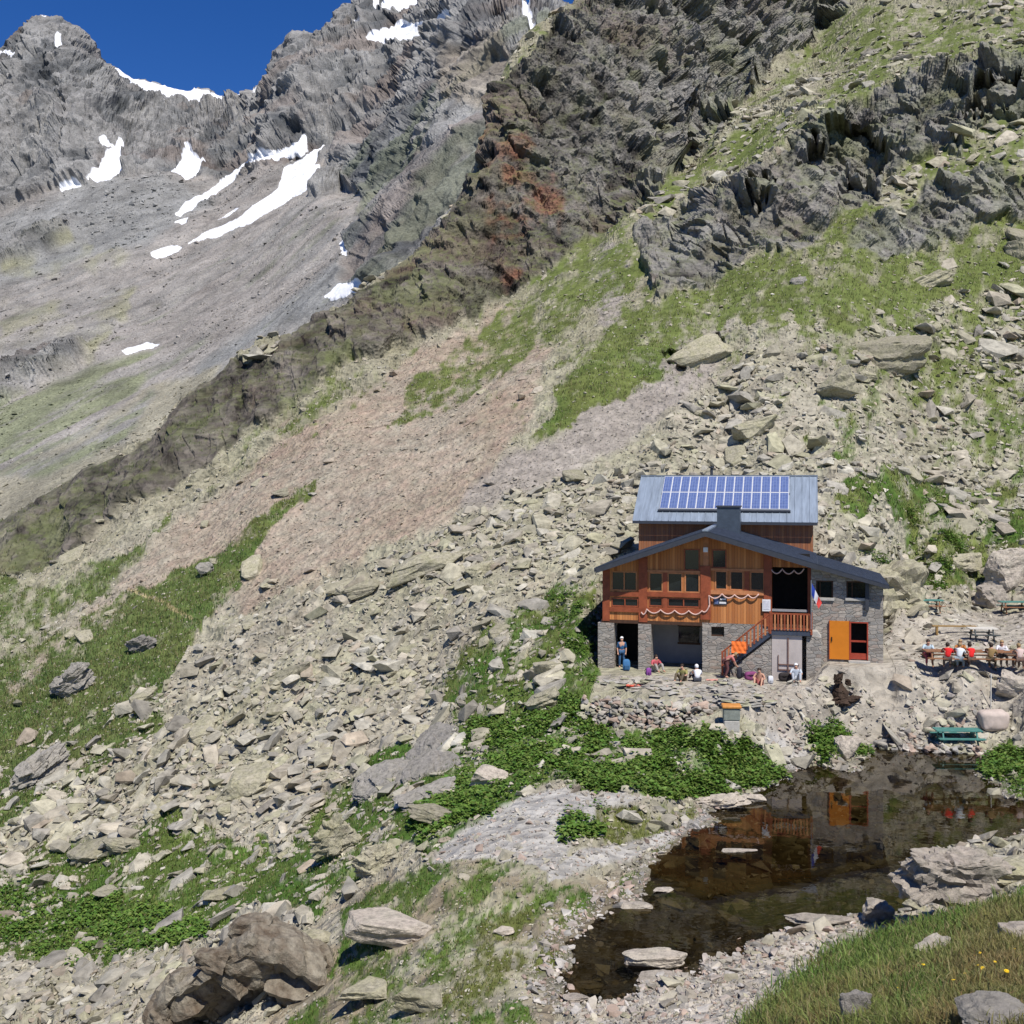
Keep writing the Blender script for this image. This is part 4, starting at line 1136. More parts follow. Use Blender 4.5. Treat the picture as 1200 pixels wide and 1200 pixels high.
def blades(name, dens_, n, hfun, per, seed, label_, width=.05, colf=None, lean=.35):
    i, rg = sample(dens_, n, seed)
    base = np.stack([XA.ravel()[i], YA.ravel()[i], ZB_.ravel()[i]], 1)
    base = np.repeat(base, per, 0); ii = np.repeat(i, per); m = len(base)
    h = hfun(base[:, 1]) * rg.uniform(.5, 1.25, m)
    base[:, :2] += rg.normal(0, 1, (m, 2)) * (h * .7)[:, None]
    base[:, 2] -= .02
    a = rg.uniform(0, 2 * math.pi, m)
    w_ = h * width * rg.uniform(.7, 1.4, m)
    side = np.stack([np.cos(a), np.sin(a), 0 * a], 1) * w_[:, None]
    ld = rg.normal(0, lean, (m, 2))
    mid = base + np.stack([ld[:, 0] * h * .35, ld[:, 1] * h * .35, h * .6], 1)
    tip = base + np.stack([ld[:, 0] * h, ld[:, 1] * h, h * (1 - .25 * np.hypot(*ld.T))], 1)
    V = np.stack([base - side, base + side, mid + side * .8, mid - side * .8, tip], 1).reshape(-1, 3)
    k = np.arange(m)[:, None] * 5
    Fc = np.concatenate([k + np.array([[0, 1, 2]]), k + np.array([[0, 2, 3]]), k + np.array([[3, 2, 4]])])
    g = gcol_near.reshape(-1, 3)[ii]
    c = g * rg.uniform(.7, 1.45, (m, 1)) + np.stack([rg.normal(0, .012, m), rg.normal(0, .012, m), 0 * a], 1)
    dryb = rg.rand(m) < .16
    c[dryb] = np.array([.24, .21, .10]) * rg.uniform(.8, 1.2, (dryb.sum(), 1))
    me = np_mesh(name, V, Fc, attrs={'albedo': np.repeat(np.clip(c, .01, .6), 5, 0)})
    return tag(link(name, me, mat_blade), label_, 'grass', kind='stuff')
turf = A_SOFT * inview * (pond_d > .25) * (hr > .2)
blades('turf_grass', turf * (YA > 24) * (YA < 130), 42000, lambda y: np.clip(.0032 * y, .09, .26), 4, 601, 'short alpine turf growing between the stones of the slope', width=.10)
blades('meadow_grass', turf * (YA <= 27) * (PXA > 820), 26000, lambda y: .07 + .009 * y, 7, 603, 'long coarse grass on the near bank at the bottom right', width=.035, lean=.45)

def broadleaves(name, dens_, n, seed, label_):
    i, rg = sample(dens_, n, seed)
    base = np.stack([XA.ravel()[i], YA.ravel()[i], ZB_.ravel()[i]], 1)
    per = 6
    hh = np.repeat(rg.uniform(.06, .40, n) ** 1.3, per)
    base = np.repeat(base, per, 0); m = len(base)
    a = rg.uniform(0, 2 * math.pi, m); out = rg.uniform(.03, .2, m)
    L_ = rg.uniform(.11, .24, m); W_ = L_ * rg.uniform(.3, .48, m)
    d = np.stack([np.cos(a), np.sin(a), rg.uniform(-.25, .75, m)], 1); d /= np.linalg.norm(d, axis=1, keepdims=True)
    s_ = np.stack([-np.sin(a), np.cos(a), rg.normal(0, .25, m)], 1)
    o_ = base + np.stack([np.cos(a) * out, np.sin(a) * out, hh * rg.uniform(.3, 1, m)], 1)
    up = np.array([0, 0, .02])
    V = np.stack([o_, o_ + d * (L_ * .45)[:, None] + s_ * W_[:, None] + up, o_ + d * L_[:, None] - up * 2, o_ + d * (L_ * .45)[:, None] - s_ * W_[:, None] + up,
                  o_ + d * (L_ * .5)[:, None] - up * .8], 1).reshape(-1, 3)
    k = np.arange(m)[:, None] * 5
    Fc = np.concatenate([k + np.array([[0, 1, 4]]), k + np.array([[1, 2, 4]]), k + np.array([[2, 3, 4]]), k + np.array([[3, 0, 4]])])
    kind_ = np.repeat(rg.choice(3, n, p=[.5, .3, .2]), per)
    c = np.array([[.085, .18, .028], [.125, .20, .042], [.06, .135, .024]])[kind_] * rg.uniform(.65, 1.5, (m, 1)) + np.stack([rg.uniform(0, .03, m), 0 * a, 0 * a], 1)
    me = np_mesh(name, V, Fc, attrs={'albedo': np.repeat(np.clip(c, .01, .5), 5, 0)})
    return tag(link(name, me, mat_leaf), label_, 'leafy plants', kind='stuff')
px_save = px
px, LYs, = PXA, LY
jn1 = fbm(px / 26., LY * 16, None, 4, seed=5); jn2 = fbm(px / 26. + 50, LY * 16, None, 4, seed=8); jf1 = fbm(px / 7., LY * 60, None, 3, seed=15)
lushm = np.maximum.reduce([blur(maskA([(560,840),(640,800),(690,835),(700,862),(860,858),(900,850),(935,880),(900,915),(830,925),(700,925),(640,915),(560,960),(500,985),(480,960),(540,900)], 14, 5), 3),
    blur(maskA(GRASS[11][1], 5, 3), 1), blur(maskA(GRASS[12][1], 5, 3), 1), .12 * blur(maskA([(640,700),(706,690),(706,800),(640,800)], 10, 4), 2),
    .7 * blur(maskA([(660,985),(668,955),(690,935),(715,940),(700,975)], 6, 3), 1), .6 * blur(maskA([(1000,640),(1060,690),(1110,690),(1140,600),(1100,575),(1060,600),(1080,660)], 10, 4), 2),
    .5 * blur(maskA([(0,1040),(160,1050),(250,1090),(120,1125),(0,1110)], 14, 5), 3)])
broadleaves('broad_leaf_plants', np.clip(lushm * (.3 + A_SOFT), 0, 1) * (.04 + sstep(-.12, .25, fbm(XA * .55, YA * .55, None, 4, seed=607))) * inview * (pond_d > .15) * (hr > .2), 16000, 605, 'dense broad-leaved green plants covering the bank below the hut')
px = px_save
# ================================================================== MESH BUILDER
class MB:
    def __init__(s): s.v = []; s.f = []; s.m = []; s.k = 0
    def add(s, v, f, mi=0):
        o = len(s.v); s.v += [tuple(q) for q in v]; s.f += [[i + o for i in t] for t in f]; s.m += [mi] * len(f); return s
    def box(s, x0, x1, y0, y1, z0, z1, mi=0, M=None):
        v = [(x, y, z) for z in (z0, z1) for x, y in ((x0, y0), (x1, y0), (x1, y1), (x0, y1))]
        if M is not None: v = [M @ Vector(q) for q in v]
        return s.add(v, [(3, 2, 1, 0), (4, 5, 6, 7), (0, 1, 5, 4), (1, 2, 6, 5), (2, 3, 7, 6), (3, 0, 4, 7)], mi)
    def prism(s, poly, y0, y1, mi=0):          # polygon in x,z extruded along y
        n = len(poly)
        v = [(x, y0, z) for x, z in poly] + [(x, y1, z) for x, z in poly]
        f = [list(range(n)), list(range(2 * n - 1, n - 1, -1))] + [[(i + 1) % n, i, i + n, (i + 1) % n + n] for i in range(n)]
        return s.add(v, f, mi)
    def slab(s, quad, th, mi=0):               # quad (4 points, anticlockwise from above) thickened downwards
        q = [Vector(p) for p in quad]
        n = (q[1] - q[0]).cross(q[3] - q[0]).normalized()
        v = q + [p - n * th for p in q]
        return s.add(v, [(0, 1, 2, 3), (7, 6, 5, 4), (1, 0, 4, 5), (2, 1, 5, 6), (3, 2, 6, 7), (0, 3, 7, 4)], mi)
    def tube(s, pts, r, n=6, mi=0, cap=True):
        pts = [Vector(p) for p in pts]; rs = r if hasattr(r, '__len__') else [r] * len(pts)
        rings = []
        for i, p in enumerate(pts):
            d = (pts[min(i + 1, len(pts) - 1)] - pts[max(i - 1, 0)]).normalized()
            a = d.orthogonal().normalized() if i == 0 else (a - d * a.dot(d)).normalized()
            b = d.cross(a)
            rings.append([p + (a * math.cos(2 * math.pi * k / n) + b * math.sin(2 * math.pi * k / n)) * rs[i] for k in range(n)])
        v = [q for R in rings for q in R]; f = []
        for i in range(len(pts) - 1):
            for k in range(n): f.append([i * n + k, i * n + (k + 1) % n, (i + 1) * n + (k + 1) % n, (i + 1) * n + k])
        if cap: f += [list(range(n))[::-1], [(len(pts) - 1) * n + k for k in range(n)]]
        return s.add(v, f, mi)
    def build(s, name, mats, parent=None, loc=None, rz=None, smooth=False, bevel=0):
        me = bpy.data.meshes.new(name); me.from_pydata([tuple(q) for q in s.v], [], s.f)
        mats = mats if isinstance(mats, (list, tuple)) else [mats]
        for m in mats: me.materials.append(m)
        me.polygons.foreach_set('material_index', s.m)
        if smooth: me.polygons.foreach_set('use_smooth', [True] * len(s.f))
        bm = bmesh.new(); bm.from_mesh(me); bmesh.ops.recalc_face_normals(bm, faces=bm.faces[:])
        if bevel: bmesh.ops.bevel(bm, geom=bm.edges[:], offset=bevel, segments=1, affect='EDGES')
        bm.to_mesh(me); bm.free()
        o = link(name, me, None, parent)
        if loc is not None: o.location = loc
        if rz is not None: o.rotation_euler = (0, 0, rz)
        return o

def plain(name, c, rough=.7, metal=0.0, var=.25, scale=6.0, bump=0.0, spec=.3):
    m, nt, b = new_mat(name); L = nt.links.new
    tc = N(nt, 'ShaderNodeTexCoord'); n = N(nt, 'ShaderNodeTexNoise', Scale=scale, Detail=5.0, Roughness=.65)
    L(tc.outputs['Object'], n.inputs['Vector'])
    r = ramp(nt, [(.3, tuple(q * (1 - var) for q in c)), (.7, tuple(min(1, q * (1 + var)) for q in c))]); L(n.outputs['Fac'], r.inputs['Fac'])
    L(r.outputs['Color'], b.inputs['Base Color']); b.inputs['Roughness'].default_value = rough; b.inputs['Metallic'].default_value = metal
    b.inputs['Specular IOR Level'].default_value = spec
    if bump:
        bp = N(nt, 'ShaderNodeBump', Strength=.5, Distance=bump); L(n.outputs['Fac'], bp.inputs['Height']); L(bp.outputs['Normal'], b.inputs['Normal'])
    return m

def planks(name, ca, cb, pitch=.15, axis='X', grey=(.20, .15, .12), greyf=.25, dirt=0.0):
    """boards along one axis: every board its own tone, dark joints, weathering streaks"""
    m, nt, b = new_mat(name); L = nt.links.new
    tc = N(nt, 'ShaderNodeTexCoord'); sp = N(nt, 'ShaderNodeSeparateXYZ'); L(tc.outputs['Object'], sp.inputs[0])
    dv = N(nt, 'ShaderNodeMath', operation='DIVIDE'); L(sp.outputs[axis], dv.inputs[0]); dv.inputs[1].default_value = pitch
    fl = N(nt, 'ShaderNodeMath', operation='FLOOR'); L(dv.outputs[0], fl.inputs[0])
    fr = N(nt, 'ShaderNodeMath', operation='FRACT'); L(dv.outputs[0], fr.inputs[0])
    wn = N(nt, 'ShaderNodeTexWhiteNoise', noise_dimensions='1D'); L(fl.outputs[0], wn.inputs['W'])
    r = ramp(nt, [(0, ca), (.5, tuple((x + y) / 2 for x, y in zip(ca, cb))), (1, cb)]); L(wn.outputs['Value'], r.inputs['Fac'])
    mp = N(nt, 'ShaderNodeMapping'); mp.inputs['Scale'].default_value = (7, 7, .8) if axis == 'X' else (.8, 7, 7); L(tc.outputs['Object'], mp.inputs['Vector'])
    n = N(nt, 'ShaderNodeTexNoise', Scale=2.0, Detail=6.0, Roughness=.7); L(mp.outputs[0], n.inputs['Vector'])
    rg = ramp(nt, [(.45, (0, 0, 0)), (.7, (1, 1, 1))]); L(n.outputs['Fac'], rg.inputs['Fac'])
    mm = N(nt, 'ShaderNodeMath', operation='MULTIPLY'); L(rg.outputs['Color'], mm.inputs[0]); mm.inputs[1].default_value = greyf
    c = mix(nt, r.outputs['Color'], grey, mm.outputs[0])
    g = ramp(nt, [(0, (.25, .25, .25)), (.07, (1, 1, 1)), (.93, (1, 1, 1)), (1, (.25, .25, .25))]); L(fr.outputs[0], g.inputs['Fac'])
    c = mix(nt, c, g.outputs['Color'], .8, 'MULTIPLY')
    L(c, b.inputs['Base Color']); b.inputs['Roughness'].default_value = .6; b.inputs['Specular IOR Level'].default_value = .25
    bp = N(nt, 'ShaderNodeBump', Strength=.6, Distance=.02); L(g.outputs['Color'], bp.inputs['Height']); L(bp.outputs['Normal'], b.inputs['Normal'])
    return m

def masonry(name, cols, sx=2.6, sz=6.0, mortar=(.30, .28, .25), mw=.05):
    m, nt, b = new_mat(name); L = nt.links.new
    tc = N(nt, 'ShaderNodeTexCoord'); mp = N(nt, 'ShaderNodeMapping'); mp.inputs['Scale'].default_value = (sx, sx, sz); L(tc.outputs['Object'], mp.inputs['Vector'])
    nz = N(nt, 'ShaderNodeTexNoise', Scale=1.2, Detail=3.0); L(mp.outputs[0], nz.inputs['Vector'])
    ad = mix(nt, mp.outputs[0], nz.outputs['Color'], .25, 'ADD')
    v = N(nt, 'ShaderNodeTexVoronoi', Scale=1.0); v.inputs['Randomness'].default_value = .85; L(ad, v.inputs['Vector'])
    e = N(nt, 'ShaderNodeTexVoronoi', Scale=1.0, feature='DISTANCE_TO_EDGE'); e.inputs['Randomness'].default_value = .85; L(ad, e.inputs['Vector'])
    sp = N(nt, 'ShaderNodeSeparateColor'); L(v.outputs['Color'], sp.inputs[0])
    r = ramp(nt, [(i / (len(cols) - 1), c) for i, c in enumerate(cols)]); L(sp.outputs[0], r.inputs['Fac'])
    n2 = N(nt, 'ShaderNodeTexNoise', Scale=9.0, Detail=6.0, Roughness=.7); L(tc.outputs['Object'], n2.inputs['Vector'])
    r2 = ramp(nt, [(.3, (.65, .65, .65)), (.7, (1.3, 1.3, 1.3))]); L(n2.outputs['Fac'], r2.inputs['Fac'])
    c = mix(nt, r.outputs['Color'], r2.outputs['Color'], .8, 'MULTIPLY')
    re = ramp(nt, [(mw * .5, (0, 0, 0)), (mw * 1.6, (1, 1, 1))]); L(e.outputs['Distance'], re.inputs['Fac'])
    c = mix(nt, mortar, c, re.outputs['Color'])
    L(c, b.inputs['Base Color']); b.inputs['Roughness'].default_value = .9; b.inputs['Specular IOR Level'].default_value = .2
    ah = mix(nt, re.outputs['Color'], sp.outputs[1], .35)
    bp = N(nt, 'ShaderNodeBump', Strength=.9, Distance=.06); L(ah, bp.inputs['Height']); L(bp.outputs['Normal'], b.inputs['Normal'])
    return m

def seamed(name, c, pitch=.45, metal=.35, rough=.42):
    m, nt, b = new_mat(name); L = nt.links.new
    tc = N(nt, 'ShaderNodeTexCoord'); mp = N(nt, 'ShaderNodeMapping'); mp.inputs['Scale'].default_value = (3, .4, .4); L(tc.outputs['Object'], mp.inputs['Vector'])
    n = N(nt, 'ShaderNodeTexNoise', Scale=2.0, Detail=5.0, Roughness=.6); L(mp.outputs[0], n.inputs['Vector'])
    r = ramp(nt, [(.3, tuple(q * .78 for q in c)), (.7, tuple(q * 1.2 for q in c))]); L(n.outputs['Fac'], r.inputs['Fac'])
    L(r.outputs['Color'], b.inputs['Base Color']); b.inputs['Roughness'].default_value = rough; b.inputs['Metallic'].default_value = metal
    return m

WOOD = planks('orange_larch_boards', (.37, .125, .035), (.64, .27, .09))
WOOD_UP = planks('weathered_larch_boards', (.24, .085, .038), (.38, .15, .06), greyf=.5)
WOOD_RED = plain('red_brown_timber', (.27, .07, .03), .55, var=.3, scale=3)
WOOD_LT = plain('light_orange_timber', (.46, .19, .08), .6, var=.25, scale=4)
WOOD_DK = plain('dark_old_timber', (.07, .035, .02), .7, var=.3)
STONE = masonry('hut_masonry', [(.20, .18, .16), (.34, .31, .27), (.26, .25, .23), (.40, .36, .31), (.30, .24, .20)])
PLASTER = plain('pale_plaster', (.46, .41, .38), .85, var=.1, scale=2)
PLASTER_G = plain('grey_plaster', (.30, .29, .29), .85, var=.12, scale=2)
SHEET = seamed('blue_grey_sheet_metal', (.29, .345, .41))
SHEET_DK = seamed('slate_blue_sheet_metal', (.048, .06, .088), rough=.5, metal=.1)
FASCIA = plain('dark_fascia', (.045, .05, .062), .5, var=.15)
GLASS = plain('dark_window_glass', (.012, .016, .018), .06, var=.2, spec=.5)
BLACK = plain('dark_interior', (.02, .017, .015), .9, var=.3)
WHITE = plain('white_paint', (.74, .74, .73), .5, var=.05)
CONC = plain('pale_concrete', (.42, .40, .36), .85, var=.15)
ORANGE = plain('orange_door_paint', (.58, .19, .016), .45, var=.07, scale=2)
REDP = plain('red_frame_paint', (.33, .055, .03), .5, var=.15)
STEEL = plain('galvanised_steel', (.30, .33, .37), .4, metal=.7, var=.1)

hut = empty('mountain_hut', (H0[0], H0[1], HZ), -TH, 'timber and stone mountain hut with metal roofs, balcony stairs and solar panels', 'mountain hut')
RX, RL, RR = 5.6, .353, .288
def under(x):                     # underside of the front roof
    return 7.36 - (RX - x) * RL if x < RX else 7.36 - (x - RX) * RR
def wall_holes(mb, x0, x1, z0, holes, y0, y1, top=under, mi=0):
    xs = sorted(set([x0, x1, RX] + [h[0] for h in holes] + [h[1] for h in holes])); xs = [x for x in xs if x0 <= x <= x1]
    for a, b in zip(xs, xs[1:]):
        if b - a < 1e-4: continue
        hs = sorted([(h[2], h[3]) for h in holes if h[0] < b - 1e-4 and h[1] > a + 1e-4])
        z = z0
        for h0, h1 in hs:
            if h0 > z + 1e-4: mb.box(a, b, y0, y1, z, h0, mi)
            z = max(z, h1)
        if min(top(a), top(b)) > z: mb.prism([(a, z), (b, z), (b, top(b)), (a, top(a))], y0, y1, mi)

# --- storey of timber
HOLES = [(.45, 1.85, 4.17, 5.22), (.45, 1.93, 3.3, 3.78),
         (2.5, 3.25, 4.15, 5.2), (3.5, 4.3, 4.15, 5.2), (4.42, 5.22, 4.15, 5.2), (2.5, 3.25, 3.36, 3.84), (3.5, 5.22, 3.36, 3.84),
         (4.38, 5.22, 5.34, 6.5), (5.86, 6.62, 5.5, 6.5), (6.02, 6.66, 4.35, 5.36), (6.8, 7.5, 4.35, 5.36), (7.85, 8.58, 4.35, 5.36)]
mb = MB(); wall_holes(mb, 0, 8.93, 2.58, HOLES, 0, .14)
mb.box(0, .14, .14, 7, 2.58, 5.3); mb.box(8.8, 8.93, .14, 2.2, 2.58, 6.2)
mb.prism([(8.93, 5.62), (10.95, 5.62), (10.95, under(10.95)), (8.93, under(8.93))], 0, .14)
mb.build('timber_wall', WOOD, hut)
MB().box(-.02, 8.93, .14, 7, 2.42, 2.58).box(8.93, 11.1, 0, 7, 2.42, 2.58).build('floor', WOOD_DK, hut)
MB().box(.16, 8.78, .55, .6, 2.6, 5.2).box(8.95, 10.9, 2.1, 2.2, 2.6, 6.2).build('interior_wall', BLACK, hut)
# posts
pm = MB()
for a, b, t in ((-.03, .36, 5.3), (1.95, 2.42, 6.0), (8.55, 8.97, 6.25), (10.78, 11.08, 5.6)):
    pm2 = MB(); pm2.box(a, b, -.07, .16, 2.5 if a < 10 else 2.6, min(t, under(a) - .02, under(b) - .02)); pm2.build('post', WOOD_RED, hut)
MB().box(5.26, 5.8, -.09, .16, 2.75, 5.62).build('post', WOOD_RED, hut)
MB().box(5.4, 5.68, -.07, .16, 5.62, under(5.4) - .03).build('post', WOOD_LT, hut)
MB().box(3.26, 3.49, -.05, .13, 3.3, 5.22).build('post', WOOD_RED, hut)
MB().box(7.55, 7.8, -.05, .13, 4.2, 5.45).build('post', WOOD_RED, hut)
# rails and sills
for a, b, z in ((.36, 1.95, 3.86), (2.42, 5.26, 3.9)):
    MB().box(a, b, -.09, .14, z, z + .24).build('sill', WOOD_RED, hut)
for a, b, z in ((.36, 1.95, 3.02), (2.42, 5.26, 3.05)):
    MB().box(a, b, -.09, .14, z, z + .25).build('sill', WOOD_RED, hut)
MB().box(5.8, 8.55, -.09, .14, 4.12, 4.34).build('sill', WOOD_LT, hut)
MB().box(2.42, 5.26, -.06, .14, 5.21, 5.33).build('lintel', WOOD_LT, hut)
MB().box(5.8, 8.55, -.06, .14, 5.37, 5.49).build('lintel', WOOD_LT, hut)
for i, (a, b, c, d_) in enumerate(HOLES):
    fr_ = MB(); t = .06; y0, y1 = -.025, .1
    fr_.box(a, b, y0, y1, c, c + t).box(a, b, y0, y1, d_ - t, d_).box(a, a + t, y0, y1, c + t, d_ - t).box(b - t, b, y0, y1, c + t, d_ - t)
    if b - a > 1.2: fr_.box((a + b) / 2 - .03, (a + b) / 2 + .03, y0, y1, c + t, d_ - t)
    w_ = fr_.build('window', WOOD_LT if c > 4.1 and i not in (7, 8) else WOOD_RED, hut)
    MB().box(a + .01, b - .01, .06, .075, c + .01, d_ - .01).build('pane', GLASS, w_)
# --- stone storey
MB().box(-.28, .6, -.1, 1.0, -.9, 2.4).build('stone_pillar', STONE, hut)
MB().box(1.93, 2.62, -.1, .9, -.7, 2.4).build('stone_pillar', STONE, hut)
MB().box(-.1, 5.35, -.04, .2, 2.4, 2.575).build('beam', WOOD_DK, hut)
sw = MB()
def flat_top(z): return lambda x: z
wall_holes(sw, 5.35, 9.0, -.7, [(5.82, 6.5, 1.86, 2.38)], 0, .4, top=flat_top(2.575))
sw.box(5.35, 5.75, .4, 2.6, -.5, 2.4)
sw.box(9.0, 10.9, 0, .4, -.5, 2.41)
MB().box(-.2, .2, 1.0, 7, -.5, 2.4).build('side_wall', STONE, hut)
sw.build('stone_wall', STONE, hut)
w_ = MB().box(5.82, 6.5, .1, .2, 2.3, 2.38).box(5.82, 6.5, .1, .2, 1.86, 1.93).build('window', WOOD_DK, hut)
MB().box(5.82, 6.5, .2, .22, 1.9, 2.32).build('pane', GLASS, w_)
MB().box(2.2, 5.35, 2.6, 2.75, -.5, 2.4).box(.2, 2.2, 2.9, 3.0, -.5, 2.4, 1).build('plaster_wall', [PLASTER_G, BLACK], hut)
w_ = MB().box(3.75, 5.0, 2.52, 2.6, 1.0, 1.1).box(3.75, 5.0, 2.52, 2.6, 2.0, 2.08).build('window', WOOD_DK, hut)
MB().box(3.8, 4.95, 2.56, 2.595, 1.1, 2.0).build('pane', GLASS, w_)
# stone annexe on the right
an = MB()
def at_top(x): return 5.82 - (x - 11.1) * .285
wall_holes(an, 10.95, 14.5, -.5, [(11.2, 12.05, 4.12, 5.0), (12.7, 13.72, 4.15, 5.0), (12.87, 13.77, .95, 2.92)], -.32, .15, top=at_top)
an.box(10.95, 11.35, .15, 2.4, .0, 5.5)
an.box(14.1, 14.5, .15, 5.5, .5, 4.8)
an.box(10.72, 11.45, -1.15, -.32, -.6, 2.2)
an.build('stone_wall', STONE, hut)
MB().prism([(10.72, 2.2), (11.45, 2.2), (11.25, 2.45), (10.9, 2.45)], -1.1, -.33).build('coping', CONC, hut)
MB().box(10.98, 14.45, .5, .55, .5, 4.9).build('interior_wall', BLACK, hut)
for a, b, c, d_ in ((11.2, 12.05, 4.12, 5.0), (12.7, 13.72, 4.15, 5.0)):
    t = .07; fr_ = MB(); fr_.box(a, b, -.26, -.1, d_ - t, d_).box(a, a + t, -.26, -.1, c, d_ - t).box(b - t, b, -.26, -.1, c, d_ - t).box(a - .05, b + .05, -.42, -.1, c - .14, c - .01, 1)
    fr_.box((a + b) / 2 - .25, (a + b) / 2 - .2, -.24, -.14, c, d_ - t)
    w_ = fr_.build('window', [WOOD_DK, CONC], hut)
    MB().box(a, b, -.16, -.14, c, d_ - .02).build('pane', GLASS, w_)
MB().box(13.62, 13.8, -.5, -.33, 3.55, 5.0).build('dark_board', FASCIA, hut)  # dark wooden board on the wall by the right annexe window
dr = MB().box(11.87, 12.84, -.42, -.36, .98, 2.95).box(11.84, 11.87, -.44, -.34, .96, 2.97, 1).box(12.84, 12.87, -.44, -.34, .96, 2.97, 1).build('door', [ORANGE, REDP], hut)
MB().box(11.95, 12.0, -.47, -.42, 1.9, 2.12).build('handle', BLACK, dr)
df = MB().box(12.87, 12.93, -.36, 0, .98, 2.92).box(13.71, 13.77, -.36, 0, .98, 2.92).box(12.93, 13.71, -.36, 0, 2.86, 2.92).box(12.93, 13.71, -.3, -.2, 1.0, 1.3).box(12.93, 13.71, -.3, -.2, 1.88, 1.96)
df.build('door_frame', REDP, hut)
MB().box(12.8, 13.85, -.65, -.3, .8, .95).build('doorstep', CONC, hut)
MB().box(12.72, 13.9, -.36, -.3, 2.93, 3.12).build('lintel', STONE, hut)
# --- landing and stairs
MB().box(9.0, 10.5, -1.2, 0, -.6, 2.22).build('plaster_wall', PLASTER, hut)
ld = MB().box(8.9, 11.0, -1.32, 0, 2.24, 2.44).build('landing', SHEET_DK, hut)
stp = MB()
x_top, z_top, x_bot, z_bot = 8.95, 2.3, 6.55, .25
for yy in (-1.3, -.34):
    stp.prism([(x_bot - .1, z_bot - .12), (x_top, z_top - .12), (x_top, z_top + .12), (x_bot - .1, z_bot + .12)], yy, yy + .08)
nst = 11
for k in range(nst):
    x = x_bot + (x_top - x_bot) * (k + .5) / nst; z = z_bot + (z_top - z_bot) * (k + .6) / nst
    stp.box(x - .14, x + .14, -1.22, -.34, z - .02, z + .02, 1)
stp.build('staircase', [SHEET_DK, STEEL], hut)
MB().prism([(6.9, -.6), (8.98, -.6), (8.98, 2.05), (6.9, .3)], -1.2, -.35).build('stone_wall', STONE, hut)
# railings
rl = MB()
rl.tube([(x_bot - .05, -1.3, z_bot + 1.0), (x_top, -1.3, z_top + 1.05)], .045, 6)
rl.tube([(x_bot - .05, -1.3, z_bot + .28), (x_top, -1.3, z_top + .3)], .03, 6)
for k in range(13):
    t = (k + .5) / 13; x = x_bot + (x_top - x_bot) * t; z = z_bot + (z_top - z_bot) * t
    rl.box(x - .045, x + .045, -1.33, -1.29, z + .14, z + 1.0, k % 2)
rl.box(x_bot - .1, x_bot, -1.35, -1.25, z_bot - .2, z_bot + 1.05)
rl.build('stair_railing', [WOOD_RED, WOOD_LT], hut)
rl = MB()
rl.box(8.92, 10.98, -1.34, -1.26, 3.3, 3.38).box(8.92, 10.98, -1.33, -1.28, 2.56, 2.62)
for k in range(13):
    x = 9.0 + k * .16
    rl.box(x - .045, x + .045, -1.36, -1.32, 2.5, 3.3, k % 2)
rl.box(8.88, 8.98, -1.36, -1.24, 2.3, 3.45).box(10.92, 11.02, -1.36, -1.24, 2.3, 3.45)
rl.build('landing_railing', [WOOD_RED, WOOD_LT], hut)
MB().box(8.95, 10.9, -.02, .06, 3.3, 3.42).build('beam', PLASTER_G, hut)
# --- front roof (ridge runs back into the taller block)
def roofz(x): return under(x) + .17
rf = MB()
E0, E1, EX = -.22, 11.28, 14.75
ys0, ys1 = -1.05, 7.05
for a, b in ((E0, RX), (RX, E1)):
    rf.slab([(a, ys0, roofz(a)), (b, ys0, roofz(b)), (b, ys1, roofz(b)), (a, ys1, roofz(a))], .1)
n = 14
for k in range(n + 1):                                      # standing seams
    y = ys0 + (ys1 - ys0) * k / n
    for a, b in ((E0, RX), (RX, E1)):
        rf.slab([(a, y - .02, roofz(a) + .035), (b, y - .02, roofz(b) + .035), (b, y + .02, roofz(b) + .035), (a, y + .02, roofz(a) + .035)], .04)
rf.build('roof', SHEET_DK, hut)
fa = MB()
for a, b in ((E0, RX), (RX, E1)):
    fa.prism([(a, roofz(a) - .3), (b, roofz(b) - .3), (b, roofz(b) - .03), (a, roofz(a) - .03)], ys0 - .05, ys0 + .02)
fa.box(E0 - .1, E0, ys0, ys1 - .1, roofz(E0) - .22, roofz(E0) - .02)
fa.build('fascia', FASCIA, hut)
ex = MB()
def exz(x): return roofz(11.28) - .02 - (x - 11.28) * .285
ex.slab([(10.9, -.85, exz(10.9)), (EX, -.85, exz(EX)), (EX, 5.8, exz(EX)), (10.9, 5.8, exz(10.9))], .1)
for k in range(13):
    y = -.85 + 6.65 * k / 12
    ex.slab([(11.3, y - .02, exz(11.3) + .035), (EX, y - .02, exz(EX) + .035), (EX, y + .02, exz(EX) + .035), (11.3, y + .02, exz(11.3) + .035)], .04)
ex.build('annexe_roof', SHEET_DK, hut)
MB().prism([(11.2, exz(11.2) - .27), (EX, exz(EX) - .2), (EX, exz(EX) - .03), (11.2, exz(11.2) - .03)], -.9, -.83).build('fascia', FASCIA, hut)
MB().box(5.45, 5.75, -1.12, 7.04, roofz(RX) - .03, roofz(RX) + .05).build('ridge_cap', SHEET, hut)
MB().box(E0 + .1, 11.1, -1.0, 0, 0, .01).v
